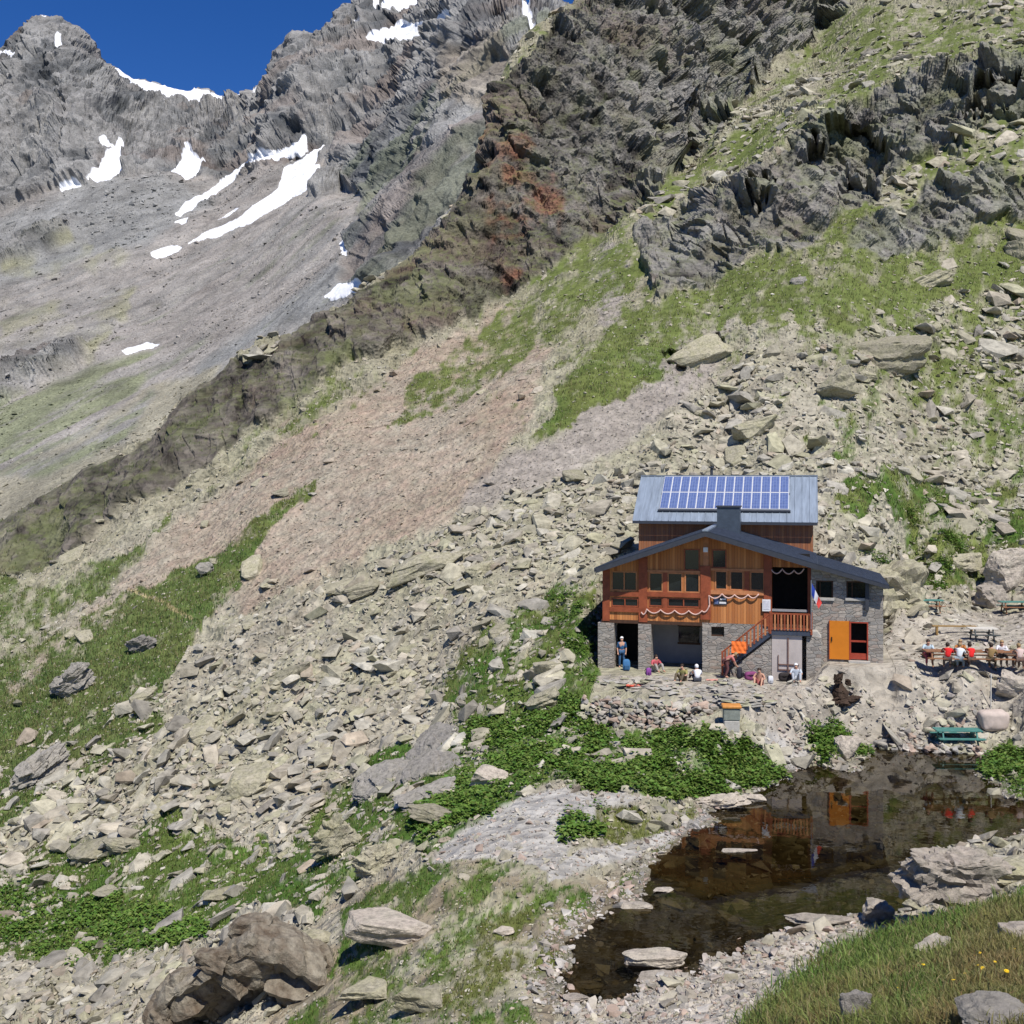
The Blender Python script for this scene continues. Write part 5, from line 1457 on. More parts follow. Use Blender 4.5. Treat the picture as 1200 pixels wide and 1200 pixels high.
# --- tall rear block
bw = MB().box(.9, 11.1, 7.06, 13.6, 1.5, 7.62).build('rear_timber_wall', WOOD_UP, hut)
gb = MB()
for xx in (.9, 11.0):
    o_ = len(gb.v)
    gb.add([(xx, 7.1, 7.62), (xx, 13.5, 7.62), (xx, 10.3, 10.0), (xx + .1, 7.1, 7.62), (xx + .1, 13.5, 7.62), (xx + .1, 10.3, 10.0)], [(0, 1, 2), (3, 5, 4), (0, 2, 5, 3), (1, 4, 5, 2), (0, 3, 4, 1)])
gb.build('rear_gable', WOOD_UP, hut)
rr = MB()
ye, ze, yr, zr = 6.6, 7.72, 10.3, 10.42
xa, xb = .6, 11.35
rr.slab([(xa, ye, ze), (xb, ye, ze), (xb, yr, zr), (xa, yr, zr)], .1)
rr.slab([(xa, yr, zr), (xb, yr, zr), (xb, 14.0, ze), (xa, 14.0, ze)], .1)
sl = Vector((0, yr - ye, zr - ze)).normalized(); up_ = Vector((0, -sl.z, sl.y))
ns = 25
for k in range(ns + 1):
    x = xa + (xb - xa) * k / ns
    q = [Vector((x - .015, ye, ze)) + up_ * .04, Vector((x + .015, ye, ze)) + up_ * .04, Vector((x + .015, yr, zr)) + up_ * .04, Vector((x - .015, yr, zr)) + up_ * .04]
    rr.slab(q, .05)
rr.build('rear_roof', SHEET, hut)
MB().box(xa, xb, ye - .1, ye, ze - .17, ze - .01).build('gutter', FASCIA, hut)
MB().box(xa - .03, xb + .03, yr - .1, yr + .1, zr - .04, zr + .05).build('ridge_cap', STEEL, hut)
mbv = MB(); mbv.tube([(4.98, 10.5, 10.2), (4.98, 10.5, 10.95)], .09, 8); mbv.tube([(4.98, 10.5, 10.92), (4.98, 10.5, 11.02)], .17, 8)
mbv.build('vent_pipe', FASCIA, hut)
# chimney
MB().box(5.78, 7.05, 4.4, 5.6, 6.6, 8.62).box(5.72, 7.11, 4.34, 5.66, 8.62, 8.7, 1).build('chimney', [plain('dark_blue_cladding', (.055, .072, .095), .5, var=.2, scale=4), FASCIA], hut)
# solar panels: 14 x 2 on the front slope of the rear roof
PCELL, nt, b = new_mat('solar_cells')
tc = N(nt, 'ShaderNodeTexCoord'); L = nt.links.new
bk = N(nt, 'ShaderNodeTexBrick', Scale=1.0); bk.offset = 0; bk.inputs['Mortar Size'].default_value = .008
bk.inputs['Brick Width'].default_value = .156; bk.inputs['Row Height'].default_value = .156
bk.inputs['Color1'].default_value = (.075, .11, .25, 1); bk.inputs['Color2'].default_value = (.10, .145, .32, 1); bk.inputs['Mortar'].default_value = (.22, .27, .40, 1)
L(tc.outputs['Object'], bk.inputs['Vector']); L(bk.outputs['Color'], b.inputs['Base Color']); b.inputs['Roughness'].default_value = .22; b.inputs['Specular IOR Level'].default_value = .5
ax0, ax1 = 2.12, 9.72; s0, s1 = 1.02, 4.32
arr = MB()
Mx = Matrix((Vector((1, 0, 0)), sl, up_)).transposed().to_4x4(); Mx.translation = Vector((0, ye, ze))
for s_ in (s0, (s0 + s1) / 2, s1): arr.box(ax0 - .05, ax1 + .05, s_ - .03, s_ + .03, .05, .12, 0, Mx)
arr.box(ax0 - .1, ax1 + .1, s0 - .16, s0 - .05, .02, .14, 1, Mx)
sa = arr.build('solar_array', [STEEL, FASCIA], hut)
pwid = (ax1 - ax0) / 14; plen = (s1 - s0) / 2
pme = MB().box(.0, pwid - .012, 0, plen - .02, 0, .035, 0).box(.022, pwid - .034, .03, plen - .05, .03, .042, 1)
proto_panel = pme.build('solar_panel', [WHITE, PCELL], sa)
for r_ in range(2):
    for k in range(14):
        o = proto_panel if (r_ == 0 and k == 0) else proto_panel.copy()
        if o is not proto_panel: COL.objects.link(o); o.parent = sa
        M2 = Mx.copy(); M2.translation = Mx @ Vector((ax0 + k * pwid, s0 + .01 + r_ * plen, .125))
        o.matrix_local = M2
# lamp under the ridge, notices
MB().box(5.42, 5.66, -.22, -.08, 6.35, 6.6).build('lamp', WHITE, hut)
MB().box(8.5, 8.53, -.1, -.09, 3.2, 3.9).v
nb = MB().box(8.48, 8.9, -.13, -.1, 3.3, 3.92, 0).box(8.53, 8.85, -.14, -.13, 3.4, 3.86, 1).build('notice_board', [WHITE, plain('notice_paper', (.62, .62, .66), .7, var=.2, scale=8)], hut)
sb = MB().box(5.95, 6.65, -.05, -.02, 3.55, 4.02, 0).box(6.0, 6.2, -.06, -.05, 3.6, 3.95, 1).box(6.25, 6.6, -.06, -.05, 3.62, 3.72, 2).box(6.3, 6.6, -.06, -.05, 3.82, 3.9, 2).build('sign_board', [FASCIA, plain('sign_blue', (.12, .16, .30), .6), WHITE], hut)
# thin red-brown bars set against the plaster below the landing
ir = MB().box(9.78, 9.84, -1.26, -1.2, -.05, 2.1).box(9.3, 10.35, -1.25, -1.21, .42, .48).box(9.3, 10.35, -1.25, -1.21, .7, .75).box(9.3, 9.34, -1.25, -1.21, .42, 1.2)
ir.build('plaster_bars', plain('dull_red_brown', (.16, .09, .07), .7), hut)

# ================================================================== things on and around the hut
def wpt(l, d, z): return (H0[0] + HW[0] * l + HD[0] * d, H0[1] + HW[1] * l + HD[1] * d, HZ + z)
def scallop(pts, sag, r=.035, n=8):
    out = []
    for a, b in zip(pts, pts[1:]):
        for k in range(n):
            t = k / n; out.append((a[0] + (b[0] - a[0]) * t, a[1] + (b[1] - a[1]) * t, a[2] + (b[2] - a[2]) * t - sag * 4 * t * (1 - t)))
    out.append(pts[-1]); return out
ROPE = plain('pale_pink_rope', (.62, .42, .36), .8, var=.15)
g = MB()
g.tube(scallop([(2.1, -.14, 3.05), (2.4, -.14, 3.22), (3.15, -.14, 3.2), (3.9, -.14, 3.2), (4.65, -.14, 3.2), (5.35, -.14, 3.22), (5.75, -.14, 3.55), (5.72, -.14, 4.05), (6.4, -.14, 4.15), (7.05, -.14, 4.12), (7.75, -.14, 4.14), (8.3, -.14, 4.2)], .2), .04, 5)
o = g.build('garland', ROPE, None, (H0[0], H0[1], HZ), -TH, smooth=True)
tag(o, 'long pinkish rope garland hung in loops along the balcony boards', 'garland')
g = MB(); g.tube(scallop([(8.95, -.3, 5.5), (9.5, -.3, 5.55), (10.1, -.3, 5.5), (10.6, -.3, 5.6)], .22), .035, 5)
o = g.build('garland', ROPE, None, (H0[0], H0[1], HZ), -TH, smooth=True)
tag(o, 'short garland strung across the top of the dark porch opening', 'garland')
# flag
fl = empty('flag', wpt(10.95, -1.36, 3.2), -TH, 'drooping blue white and red flag on the corner of the landing', 'flag')
MB().tube([(0, 0, -.6), (0, 0, 1.9)], .025, 6).build('pole', STEEL, fl)
FB, FW, FR = plain('flag_blue', (.03, .07, .40), .8, var=.1), plain('flag_white', (.75, .75, .78), .8, var=.05), plain('flag_red', (.62, .06, .05), .8, var=.1)
cm = MB(); nu, nv = 12, 8; vs = []
for j in range(nv + 1):
    for i in range(nu + 1):
        u, v = i / nu, j / nv
        x = .03 + .5 * u * (.5 + .55 * (1 - v)) * .95 + .10 * v * u; z = 1.75 - .62 * v * (1 - .35 * u) - 1.0 * u * (1.0 - .12 * v)
        vs.append((x, .07 * math.sin(u * 9 + v * 2), z))
for b_ in range(3):
    fs = [[j * (nu + 1) + i, j * (nu + 1) + i + 1, (j + 1) * (nu + 1) + i + 1, (j + 1) * (nu + 1) + i] for j in range(nv) for i in range(b_ * 4, b_ * 4 + 4)]
    cm.f += fs; cm.m += [b_] * len(fs)
cm.v = vs
co = cm.build('cloth', [FB, FW, FR], fl, smooth=True)
# ================================================================== DRY STONE WALLS
def wall_of_stones(name, line, label_, heights, seed, size=.24, back=.25):
    """line: (px, py, z) points along the foot; stones stacked in courses leaning back"""
    W = [np.array(uz(*p)) for p in line]
    for q in W: q[2] = min(q[2], float(ground_z(q[0], q[1])[0])) - .06
    rg = np.random.RandomState(seed); pos, sz = [], []
    for (a, b), (h0, h1) in zip(zip(W, W[1:]), zip(heights, heights[1:])):
        Ln = np.linalg.norm((b - a)[:2]); n = max(1, int(Ln / (size * 1.25)))
        for i in range(n):
            t = (i + rg.uniform(-.3, .3) + .5) / n; h = h0 + (h1 - h0) * t; p = a + (b - a) * t
            z = 0
            while z < h:
                q = p.copy(); q[2] += z; q[1] += back * z + rg.normal(0, .05); q[0] += rg.normal(0, .08)
                pos.append(q); s = size * rg.uniform(.7, 1.45); sz.append(s); z += size * .62 * rg.uniform(.8, 1.2)
                q2 = q.copy(); q2[1] += .35; pos.append(q2); sz.append(s)
    pos = np.array(pos); sz = np.array(sz); n = len(pos)
    c = np.array([(.34, .315, .27), (.40, .36, .31), (.29, .275, .25), (.36, .34, .25), (.38, .29, .23)])[rg.randint(0, 5, n)] * rg.uniform(.75, 1.15, (n, 1))
    o = merge_rocks(name, pos, sz, np.tile([[0, -.15, 1.]], (n, 1)), c, ROCK_V, np.array([[1, .75, .55]]) * rg.uniform(.8, 1.2, (n, 3)), seed + 1, tilt=.16, lean=1.0, mat=mat_rock, sink=0)
    return tag(o, label_, 'stone wall')
wall_of_stones('dry_stone_wall', [(688,858,.95),(730,863,.9),(790,866,.9),(840,863,.95),(872,856,1.1)], 'low dry stone wall holding up the terrace in front of the hut', [1.5,1.55,1.5,1.3,1.0], 701, .22, .62)
wall_of_stones('dry_stone_wall', [(1028,874,.1),(1060,877,.1),(1100,880,.1),(1150,880,.15)], 'rubble wall along the far shore of the pond below the green table', [.4,.5,.5,.4], 703, .22)
wall_of_stones('dry_stone_wall', [(1045,822,2.0),(1090,826,1.9),(1130,822,2.0),(1160,815,2.3)], 'low rubble bank under the picnic courtyard', [.3,.5,.5,.3], 705, .24, 1.0)
# flat flagstones of the terrace
i, rg = sample(court * inview * (hr > .2) * (PXA < 900) * (rowv < 826), 260, 711)
n_ = len(i); pos = np.stack([XA.ravel()[i], YA.ravel()[i], ZB_.ravel()[i] - .03], 1)
o = merge_rocks('paving_stones', pos, rg.uniform(.25, .6, n_), np.tile([[0, 0, 1.]], (n_, 1)), np.array([(.34, .325, .29), (.40, .37, .32), (.33, .32, .22)])[rg.randint(0, 3, n_)] * rg.uniform(.85, 1.1, (n_, 1)), ROCK_V, np.array([[1, .7, .07]]) * np.ones((n_, 1)), 712, tilt=.03, lean=1, mat=mat_rock, sink=0)
tag(o, 'flat grey flagstones bedded in the terrace ground', 'paving', kind='stuff')

def gpt(px_, py_, dz=0.0):
    p = at(px_, py_); g_ = float(ground_z(p[0], p[1])[0]); return (float(p[0]), float(p[1]), g_ + dz)

# ================================================================== TABLES
GREEN_T = plain('turquoise_green_paint', (.07, .21, .18), .5, var=.2, scale=5)
BROWN_T = plain('brown_bench_wood', (.25, .12, .06), .65, var=.3)
PALE_T = plain('sun_bleached_wood', (.60, .57, .50), .7, var=.15)
def table(px_, py_, rz, label_, mt, ml, Lg=1.9, wd=.75, h=.76, seats=True):
    t = empty('picnic_table', gpt(px_, py_), rz, label_, 'picnic table')
    tp = MB()
    for k in range(4):
        y = -wd / 2 + k * wd / 4; tp.box(-Lg / 2, Lg / 2, y + .01, y + wd / 4 - .01, h - .045, h)
    tp.build('tabletop', mt, t)
    for sx_ in (-1, 1):
        l_ = MB(); x = sx_ * (Lg / 2 - .28)
        l_.tube([(x, -wd / 2 + .1, h - .05), (x, -.55 if seats else -wd / 2, 0)], .045, 4).tube([(x, wd / 2 - .1, h - .05), (x, .55 if seats else wd / 2, 0)], .045, 4)
        l_.box(x - .03, x + .03, -.7 if seats else -.3, .7 if seats else .3, .36, .42)
        l_.build('leg_frame', ml, t)
    if seats:
        for sy in (-1, 1):
            s_ = MB(); s_.box(-Lg / 2, Lg / 2, sy * .62 - .13, sy * .62 + .13, .42, .46); s_.build('bench', ml if mt is not GREEN_T else mt if sy > 0 else ml, t)
    return t
table(1088, 716, -.15, 'small turquoise green picnic table behind the hut beside the grass', GREEN_T, BROWN_T, 1.7)
table(1188, 716, -.1, 'turquoise green picnic table at the right edge below the pale brown boulder', GREEN_T, BROWN_T, 1.8)
table(1151, 752, -.1, 'pale white topped table just above the lunch party', PALE_T, plain('dark_grey_legs', (.06, .07, .07), .6), 1.5)
table(1122, 846, -.05, 'green painted picnic table standing alone near the pond wall', GREEN_T, GREEN_T, 2.1)
big_t = table(1142, 780, -.08, 'long brown lunch table with people on both benches', BROWN_T, BROWN_T, 4.9, .8)
b_ = MB().box(-1.2, 1.2, -.14, .14, .36, .42).box(-1.0, -.9, -.12, .12, -.1, .36).box(.9, 1.0, -.12, .12, -.1, .36)
o = b_.build('plank_bench', plain('yellow_brown_plank', (.30, .19, .07), .7, var=.2), None, gpt(1118, 742), -.1); tag(o, 'low yellow brown plank bench left of the white topped table', 'bench')

# ================================================================== PEOPLE
SKIN = plain('skin', (.50, .28, .19), .55, var=.08); HAIR = [plain('dark_hair', (.035, .022, .015), .6), plain('fair_hair', (.32, .21, .10), .6), plain('white_cap', (.75, .76, .78), .7, var=.05)]
_cloth = {}
def cloth(c):
    if c not in _cloth: _cloth[c] = plain('cloth_' + '_'.join(str(int(q * 99)) for q in c), c, .85, var=.12)
    return _cloth[c]
def skinned(name, joints, edges, mat, parent, sub=1):
    me = bpy.data.meshes.new(name); me.from_pydata([j[:3] for j in joints], edges, [])
    o = bpy.data.objects.new(name, me); COL.objects.link(o)
    md = o.modifiers.new('s', 'SKIN'); sv = me.skin_vertices[0].data
    for k, j in enumerate(joints): sv[k].radius = (j[3], j[4] if len(j) > 4 else j[3])
    sv[0].use_root = True
    if sub: o.modifiers.new('u', 'SUBSURF').levels = sub; o.modifiers['u'].render_levels = sub
    dg = bpy.context.evaluated_depsgraph_get(); dg.update()
    m2 = bpy.data.meshes.new_from_object(o.evaluated_get(dg))
    bpy.data.objects.remove(o); bpy.data.meshes.remove(me)
    m2.name = name; m2.materials.clear(); m2.materials.append(mat)
    m2.polygons.foreach_set('use_smooth', [True] * len(m2.polygons))
    return link(name, m2, None, parent)

POSES = {   # pelvis, waist, chest, neck, head base, head top, nose; then per side: shoulder, elbow, wrist, hand ; hip, knee, ankle, toe    (y points forward)
 'ground': dict(sp=[(0,0,.13),(0,-.02,.30),(0,.03,.50),(0,.07,.60),(0,.09,.67),(0,.10,.81)], arm=[(.19,.04,.53),(.29,.16,.34),(.20,.38,.33),(.18,.46,.32)], leg=[(.10,.04,.12),(.19,.40,.42),(.16,.66,.09),(.17,.82,.05)]),
 'bench': dict(sp=[(0,0,.10),(0,.03,.28),(0,.08,.50),(0,.12,.60),(0,.15,.67),(0,.17,.81)], arm=[(.19,.08,.53),(.27,.22,.36),(.16,.46,.34),(.12,.54,.34)], leg=[(.10,.04,.09),(.14,.46,.10),(.14,.44,-.34),(.15,.58,-.40)]),
 'stand': dict(sp=[(0,0,.93),(0,0,1.08),(0,.01,1.32),(0,.02,1.44),(0,.03,1.51),(0,.04,1.66)], arm=[(.19,0,1.36),(.24,-.02,1.07),(.22,.10,.86),(.21,.13,.79)], leg=[(.10,0,.90),(.11,.03,.49),(.12,-.02,.09),(.13,.14,.04)]),
 'bend': dict(sp=[(0,0,.88),(0,.10,1.0),(0,.30,1.12),(0,.40,1.17),(0,.47,1.18),(0,.60,1.20)], arm=[(.19,.30,1.10),(.22,.42,.86),(.18,.52,.66),(.16,.56,.60)], leg=[(.10,0,.85),(.13,.10,.48),(.12,-.04,.09),(.13,.12,.04)]),
}
def person(loc, rz, pose, shirt, trousers, hair, label_, group=None, bare=False, shorts=False):
    p = empty('person', loc, rz, label_, 'person', group)
    d_ = POSES[pose]; sp, ar, lg = d_['sp'], d_['arm'], d_['leg']
    J, E = [], []
    rs = [(.155,.12),(.13,.10),(.16,.11),(.055,.055),(.085,.09),(.085,.10)]
    for k, q in enumerate(sp):
        J.append((*q, *rs[k]));
        if k: E.append((k - 1, k))
    # nose and chin so the head has a face side
    hb, ht = Vector(sp[4]), Vector(sp[5]); J.append((hb.x, hb.y + .10, hb.z + .045, .022)); E.append((4, 6))
    for s_ in (-1, 1):
        b0 = len(J)
        for q, r_ in zip(ar, (.058, .045, .030, .036)): J.append((q[0] * s_, q[1], q[2], r_))
        E += [(2, b0), (b0, b0 + 1), (b0 + 1, b0 + 2), (b0 + 2, b0 + 3)]
        # thumb and fingers
        h = Vector((ar[3][0] * s_, ar[3][1], ar[3][2])); dr_ = (h - Vector((ar[2][0] * s_, ar[2][1], ar[2][2]))).normalized()
        for f_ in range(5):
            sd_ = dr_.orthogonal().normalized() * (f_ - 2) * .017
            t_ = h + dr_ * (.075 if f_ else .03) + sd_ * (1.3 if f_ else 2.4)
            J.append((t_.x, t_.y, t_.z, .009)); E.append((b0 + 3, len(J) - 1))
        c0 = len(J)
        for q, r_ in zip(lg, (.09, .06, .042, .04)): J.append((q[0] * s_, q[1], q[2], r_))
        E += [(0, c0), (c0, c0 + 1), (c0 + 1, c0 + 2), (c0 + 2, c0 + 3)]
    skinned('body', J, E, SKIN, p)
    if not bare:
        J = [(*sp[0][:2], sp[0][2] + .03, .165, .13), (*sp[1], .148, .118), (*sp[2], .178, .128), (*sp[3], .065)]; E = [(0, 1), (1, 2), (2, 3)]
        for s_ in (-1, 1):
            b0 = len(J)
            for k, r_ in ((0, .072), (1, .06)): J.append((ar[k][0] * s_, ar[k][1], ar[k][2], r_))
            E += [(2, b0), (b0, b0 + 1)]
        skinned('shirt', J, E, cloth(shirt), p)
    J = [(*sp[0], .165, .13)]; E = []
    for s_ in (-1, 1):
        b0 = len(J)
        for k, r_ in ((0, .105), (1, .078)) + (() if shorts else ((2, .056),)): J.append((lg[k][0] * s_, lg[k][1], lg[k][2], r_))
        E += [(0, b0), (b0, b0 + 1)] + ([] if shorts else [(b0 + 1, b0 + 2)])
    skinned('trousers', J, E, cloth(trousers), p)
    c_ = (hb + ht) / 2 + Vector((0, -.012, .03)); v_, f_ = ico(3)
    v_ = v_[:, :] * np.array([.10, .118, .115]); v_[:, 2] = np.where((v_[:, 1] > .02) & (v_[:, 2] < .03), .03 + v_[:, 2] * .1, v_[:, 2])
    v_ = v_ + np.array(c_); me = np_mesh('hair', v_, f_, smooth=True); me.materials.append(HAIR[hair]); link('hair', me, None, p)
    return p
R = math.radians
person(gpt(817, 797), R(10), 'ground', (.74, .76, .80), (.05, .055, .07), 2, 'person in a white shirt and white hat sitting on the terrace edge')
person(gpt(800, 796), R(150), 'ground', (.30, .28, .10), (.10, .08, .05), 0, 'person in an olive top sitting left of the white shirted person')
person(wpt(6.7, -1.75, .0), R(-90), 'bend', (.50, .17, .15), (.12, .05, .05), 1, 'person in a pink red top bending at the foot of the stairs')
person(gpt(890, 799), R(160), 'ground', (.5, .3, .2), (.30, .09, .09), 0, 'bare-chested person in red shorts sitting on the terrace before the plaster wall', bare=True, shorts=True)
person(wpt(10.2, -1.75, .05), R(170), 'ground', (.50, .55, .60), (.35, .38, .42), 2, 'person in a white cap and pale clothes leaning by the stone pier')
person(wpt(2.9, -.45, -.02), R(200), 'ground', (.50, .10, .12), (.30, .28, .26), 0, 'person in a dark red top seated against the second stone pillar')
person(wpt(.95, .4, -.1), R(180), 'stand', (.03, .10, .22), (.04, .10, .20), 2, 'person in blue standing in the dark doorway between the stone pillars')
def tpt(x, y, z):
    M_ = Matrix.Rotation(big_t.rotation_euler.z, 3, 'Z'); v = M_ @ Vector((x, y, z)); return tuple(Vector(big_t.location) + v)
br = big_t.rotation_euler.z
for x, sh, tr_, hr_, lb in ((-1.5, (.62, .02, .02), (.10, .07, .06), 0, 'person in a red shirt on the near bench of the lunch table, left end'),
                       (-.95, (.66, .70, .72), (.25, .3, .33), 1, 'person in a white shirt between two red shirted people on the near bench'),
                       (-.38, (.66, .02, .02), (.12, .08, .06), 0, 'person in a bright red shirt right of the white shirt on the near bench'),
                       (.55, (.26, .17, .07), (.10, .07, .04), 0, 'person in a brown top on the near bench of the lunch table'),
                       (1.95, (.55, .42, .38), (.15, .10, .08), 1, 'person in a pale pink top at the right end of the near bench')):
    person(tpt(x, -.66, .36), br + R(random.uniform(-35, 35)), 'bench', sh, tr_, hr_, lb)
for x, sh, tr_, hr_, lb in ((-2.1, (.45, .56, .62), (.30, .06, .08), 0, 'person in a light blue shirt on the far bench, left end of the lunch table'),
                       (-.5, (.42, .17, .05), (.10, .07, .06), 1, 'person in an orange brown top on the far bench of the lunch table'),
                       (1.5, (.70, .68, .70), (.2, .15, .12), 1, 'person in a white top on the far bench, right part of the lunch table')):
    person(tpt(x, .66, .36), br + R(180 + random.uniform(-12, 12)), 'bench', sh, tr_, hr_, lb)

# ================================================================== small things
def backpack(loc, rz, c, label_, sc=1.0, lying=False):
    p = empty('backpack', loc, rz, label_, 'backpack')
    v_, f_ = ico(4)
    q = np.sign(v_) * np.abs(v_) ** .6; q /= np.abs(q).max()
    q = q * np.array([.17, .13, .27]) * sc; q[:, 2] += .26 * sc
    q[:, 1] *= 1 - .25 * (q[:, 2] / .5)
    if lying: q = np.stack([q[:, 2] - .25, q[:, 1], q[:, 0] + .16], 1)
    me = np_mesh('bag', q, f_, smooth=True); me.materials.append(cloth(c)); link('bag', me, None, p)
    if not lying:
        MB().box(-.11 * sc, .11 * sc, -.20 * sc, -.11 * sc, .08 * sc, .28 * sc).build('pocket', cloth(tuple(t * .6 for t in c)), p, bevel=.02)
        MB().tube([(-.08, .12, .45 * sc), (-.10, .2, .33 * sc), (-.09, .13, .1 * sc)], .018, 5).build('strap', BLACK, p)
        MB().tube([(.08, .12, .45 * sc), (.10, .2, .33 * sc), (.09, .13, .1 * sc)], .018, 5).build('strap', BLACK, p)
    else:
        MB().tube([(-.2, -.12, .2), (0, -.2, .24), (.2, -.12, .2)], .02, 5).build('strap', BLACK, p)
    return p
backpack(wpt(7.9, -1.8, 0), .3, (.20, .05, .14), 'purple backpack lying under the stairs', 1.3, True)
backpack(wpt(7.4, -1.7, 0), 1.0, (.03, .03, .04), 'black backpack at the foot of the stairs', 1.1)
backpack(gpt(1086, 771), .5, (.04, .045, .04), 'dark backpack left of the lunch table', 1.4, True)
backpack(wpt(1.35, -.5, -.1), 0, (.05, .16, .33), 'blue backpack standing in front of the doorway between the pillars', 1.2)
backpack(wpt(9.6, -1.6, 0), 0, (.03, .025, .025), 'black bag slumped against the plaster wall', 1.3, True)
backpack(gpt(760, 790), .4, (.22, .06, .26), 'small purple bag beside the second pillar', .8)
backpack(gpt(903, 797), .2, (.62, .64, .68), 'small white bag right of the bare-chested person', .8)
# towel
def towel(loc, rz, c, lb, w_=.9, d_=.45):
    n1_, n2_ = 14, 8; V = [(w_ * (i / n1_ - .5), d_ * (j / n2_ - .5), .04 + .03 * math.sin(i * 1.3 + j) + .02 * math.cos(j * 2.1)) for j in range(n2_ + 1) for i in range(n1_ + 1)]
    Fq = [[j * (n1_ + 1) + i, j * (n1_ + 1) + i + 1, (j + 1) * (n1_ + 1) + i + 1, (j + 1) * (n1_ + 1) + i] for j in range(n2_) for i in range(n1_)]
    V2 = [(x, y, z - .03) for x, y, z in V]; k = len(V)
    b = MB(); b.add(V, Fq); b.add(V2, [f[::-1] for f in Fq])
    return tag(b.build('towel', cloth(c), None, loc, rz, smooth=True), lb, 'towel')
towel(gpt(745, 804), .2, (.66, .13, .08), 'crumpled orange red towel drying on the terrace edge')
towel(gpt(838, 787), .1, (.55, .27, .22), 'pink towel on the ground left of the stairs')
o = towel(wpt(7.35, -1.42, 1.55), -TH, (.72, .16, .03), 'bright orange jacket hung over the stair railing', .75, .6)
o.rotation_euler = (R(80), 0, -TH); o.name = 'jacket'; o['category'] = 'jacket'
# post box with orange lid
pb = empty('stone_post', gpt(857, 848), -.1, 'squat grey post with an orange lid at the end of the terrace wall', 'post')
MB().box(-.34, .34, -.25, .25, -.1, .42).build('foot', CONC, pb, bevel=.04)
MB().box(-.36, .36, -.26, .26, .42, .95).build('box', plain('grey_green_box', (.22, .24, .21), .7), pb, bevel=.03)
MB().box(-.42, .42, -.32, .32, .95, 1.08).build('lid', plain('orange_lid', (.55, .24, .06), .6), pb, bevel=.03)
# wooden stump fountain before the annexe
st_ = empty('tree_stump', gpt(984, 806), .2, 'dark gnarled tree stump with roots and a pale stone on top', 'tree stump')
DKW = plain('charred_wood', (.045, .028, .018), .85, var=.4, scale=5, bump=.05)
for q_, (sc3, po) in enumerate((((.38, .34, .62), (.02, 0, .62)), ((.24, .24, .36), (-.12, -.05, 1.22)), ((.20, .2, .22), (.42, -.05, .98)), ((.52, .36, .26), (-.62, -.1, .18)), ((.56, .36, .24), (.62, -.15, .14)), ((.34, .3, .2), (0, -.45, .1)))):
    v_, f_ = hull_shape(950 + q_, 13, bev=.06, sub=10, nz=.10)
    me = np_mesh('trunk' if q_ == 0 else 'root', v_ * np.array(sc3) + np.array(po), f_); me.materials.append(DKW); link('trunk' if q_ == 0 else 'root', me, None, st_)
v_, f_ = hull_shape(905, 14, bev=.08, sub=6, nz=.03); me = np_mesh('stone', v_ * np.array([.42, .3, .14]) + np.array([.22, 0, 1.52]), f_); me.materials.append(mat_wet_rock); link('stone', me, None, st_)
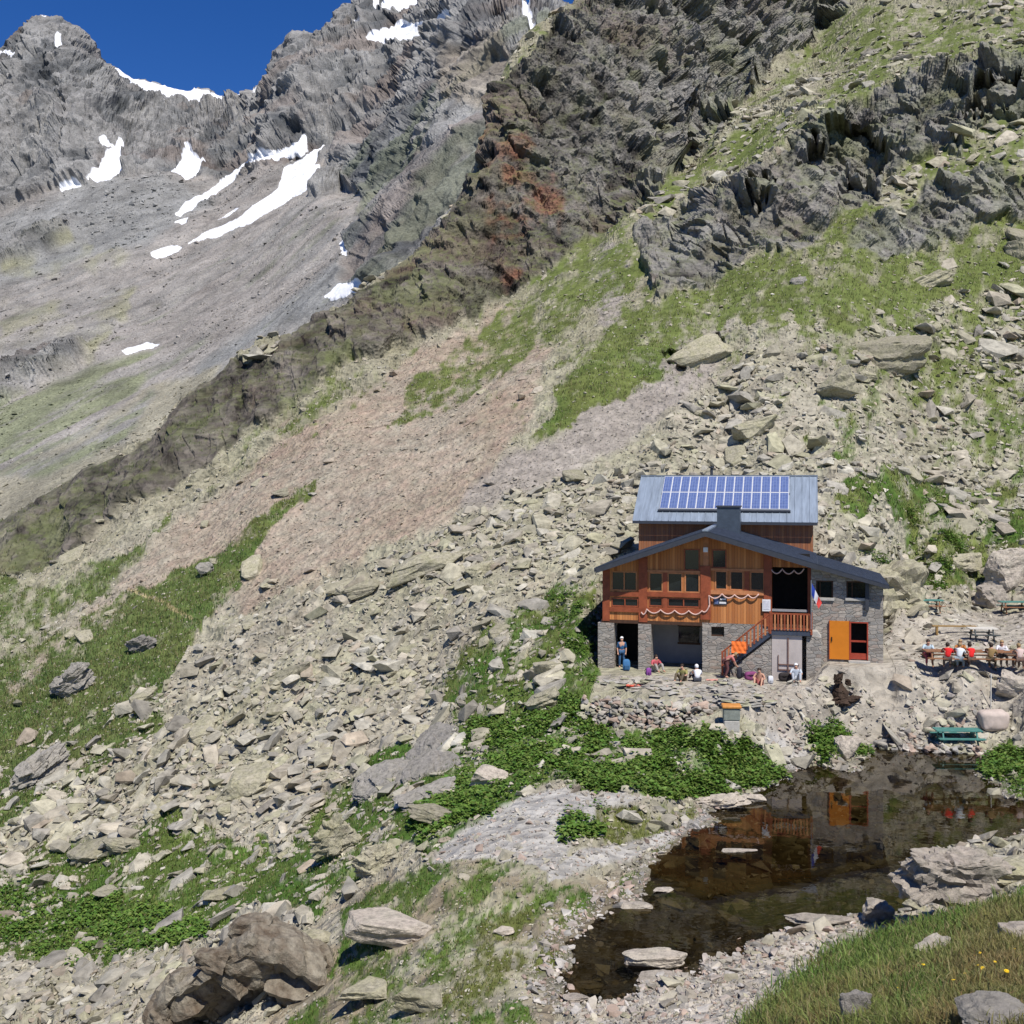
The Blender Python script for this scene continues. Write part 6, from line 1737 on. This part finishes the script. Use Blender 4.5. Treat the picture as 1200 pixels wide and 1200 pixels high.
# sack, spool, stake
v_, f_ = ico(4); q = np.sign(v_) * np.abs(v_) ** .55; q = q * np.array([.62, .42, .48]); q[:, 2] += .4; q[:, 0] *= 1 + .25 * q[:, 2]
q += .05 * np.stack([fbm(q[:, 0] * 4, q[:, 1] * 4, q[:, 2] * 4, 3, seed=5)] * 3, 1)
me = np_mesh('sack', q, f_, smooth=True); me.materials.append(plain('beige_sackcloth', (.50, .42, .36), .9, var=.15, scale=3)); tag(link('sack', me, None, None, gpt(1164, 842)), 'bulging beige builders sack below the picnic courtyard', 'sack')
special(1186, 822, 46, 40, 'pale upright boulder standing on the stone bank right of the stake', mat=mat_wet_rock, seed=565, tilt=(.2, .5), dep=.5)
b_ = MB(); b_.tube([(0, 0, -.1), (.02, 0, 1.7)], .03, 6); tag(b_.build('stake', PALE_T, None, gpt(1161, 826)), 'thin pale wooden stake above the beige sack', 'stake')
# things on the lunch table
for x, y, lb, c in ((-1.2, .1, 'white plate at the left part of the lunch table', (.75, .75, .74)), (.5, -.1, 'white plate in the middle of the lunch table', (.75, .75, .74)), (1.6, .12, 'white plate at the right part of the lunch table', (.75, .75, .74))):
    b_ = MB(); b_.tube([(0, 0, 0), (0, 0, .012), (0, 0, .03)], [.08, .10, .15], 16); tag(b_.build('plate', cloth(c), None, tpt(x, y, .765), 0), lb, 'plate')
# yellow flowers in the foreground grass
YEL = plain('yellow_petals', (.80, .55, .02), .6, var=.1); STEM = plain('flower_stem', (.08, .16, .03), .7)
fr0 = empty('yellow_flower', (0, 0, 0), 0, 'yellow dandelion-like flower in the grass at the bottom right', 'flower', 'yellow flowers in the near grass')
MB().tube([(0, 0, -.05), (.01, .01, .16), (.02, 0, .32)], .004, 4).build('stem', STEM, fr0)
pt = MB()
for k in range(14):
    a = k * 2 * math.pi / 14; ca, sa_ = math.cos(a), math.sin(a); r_ = .036
    pt.add([(.02, 0, .32), (.02 + ca * r_ * .7 - sa_ * .007, sa_ * r_ * .7 + ca * .007, .333), (.02 + ca * r_, sa_ * r_, .33), (.02 + ca * r_ * .7 + sa_ * .007, sa_ * r_ * .7 - ca * .007, .333)], [(0, 1, 2, 3)])
pt.build('bloom', YEL, fr0)
spots = [(1100, 1128), (1145, 1125), (1152, 1120), (1150, 1140), (1158, 1142), (1160, 1133), (1136, 1148), (1084, 1137), (1048, 1165), (1178, 1150), (1190, 1112), (1122, 1160)]
for k, (a, b) in enumerate(spots):
    o = fr0 if k == 0 else copy_tree(fr0)
    g_ = gpt(a, b + 14); o.location = g_; o.rotation_euler = (random.uniform(-.5, .1), random.uniform(-.3, .3), random.uniform(0, 6)); s_ = random.uniform(.6, 1.1); o.scale = (s_, s_, s_)
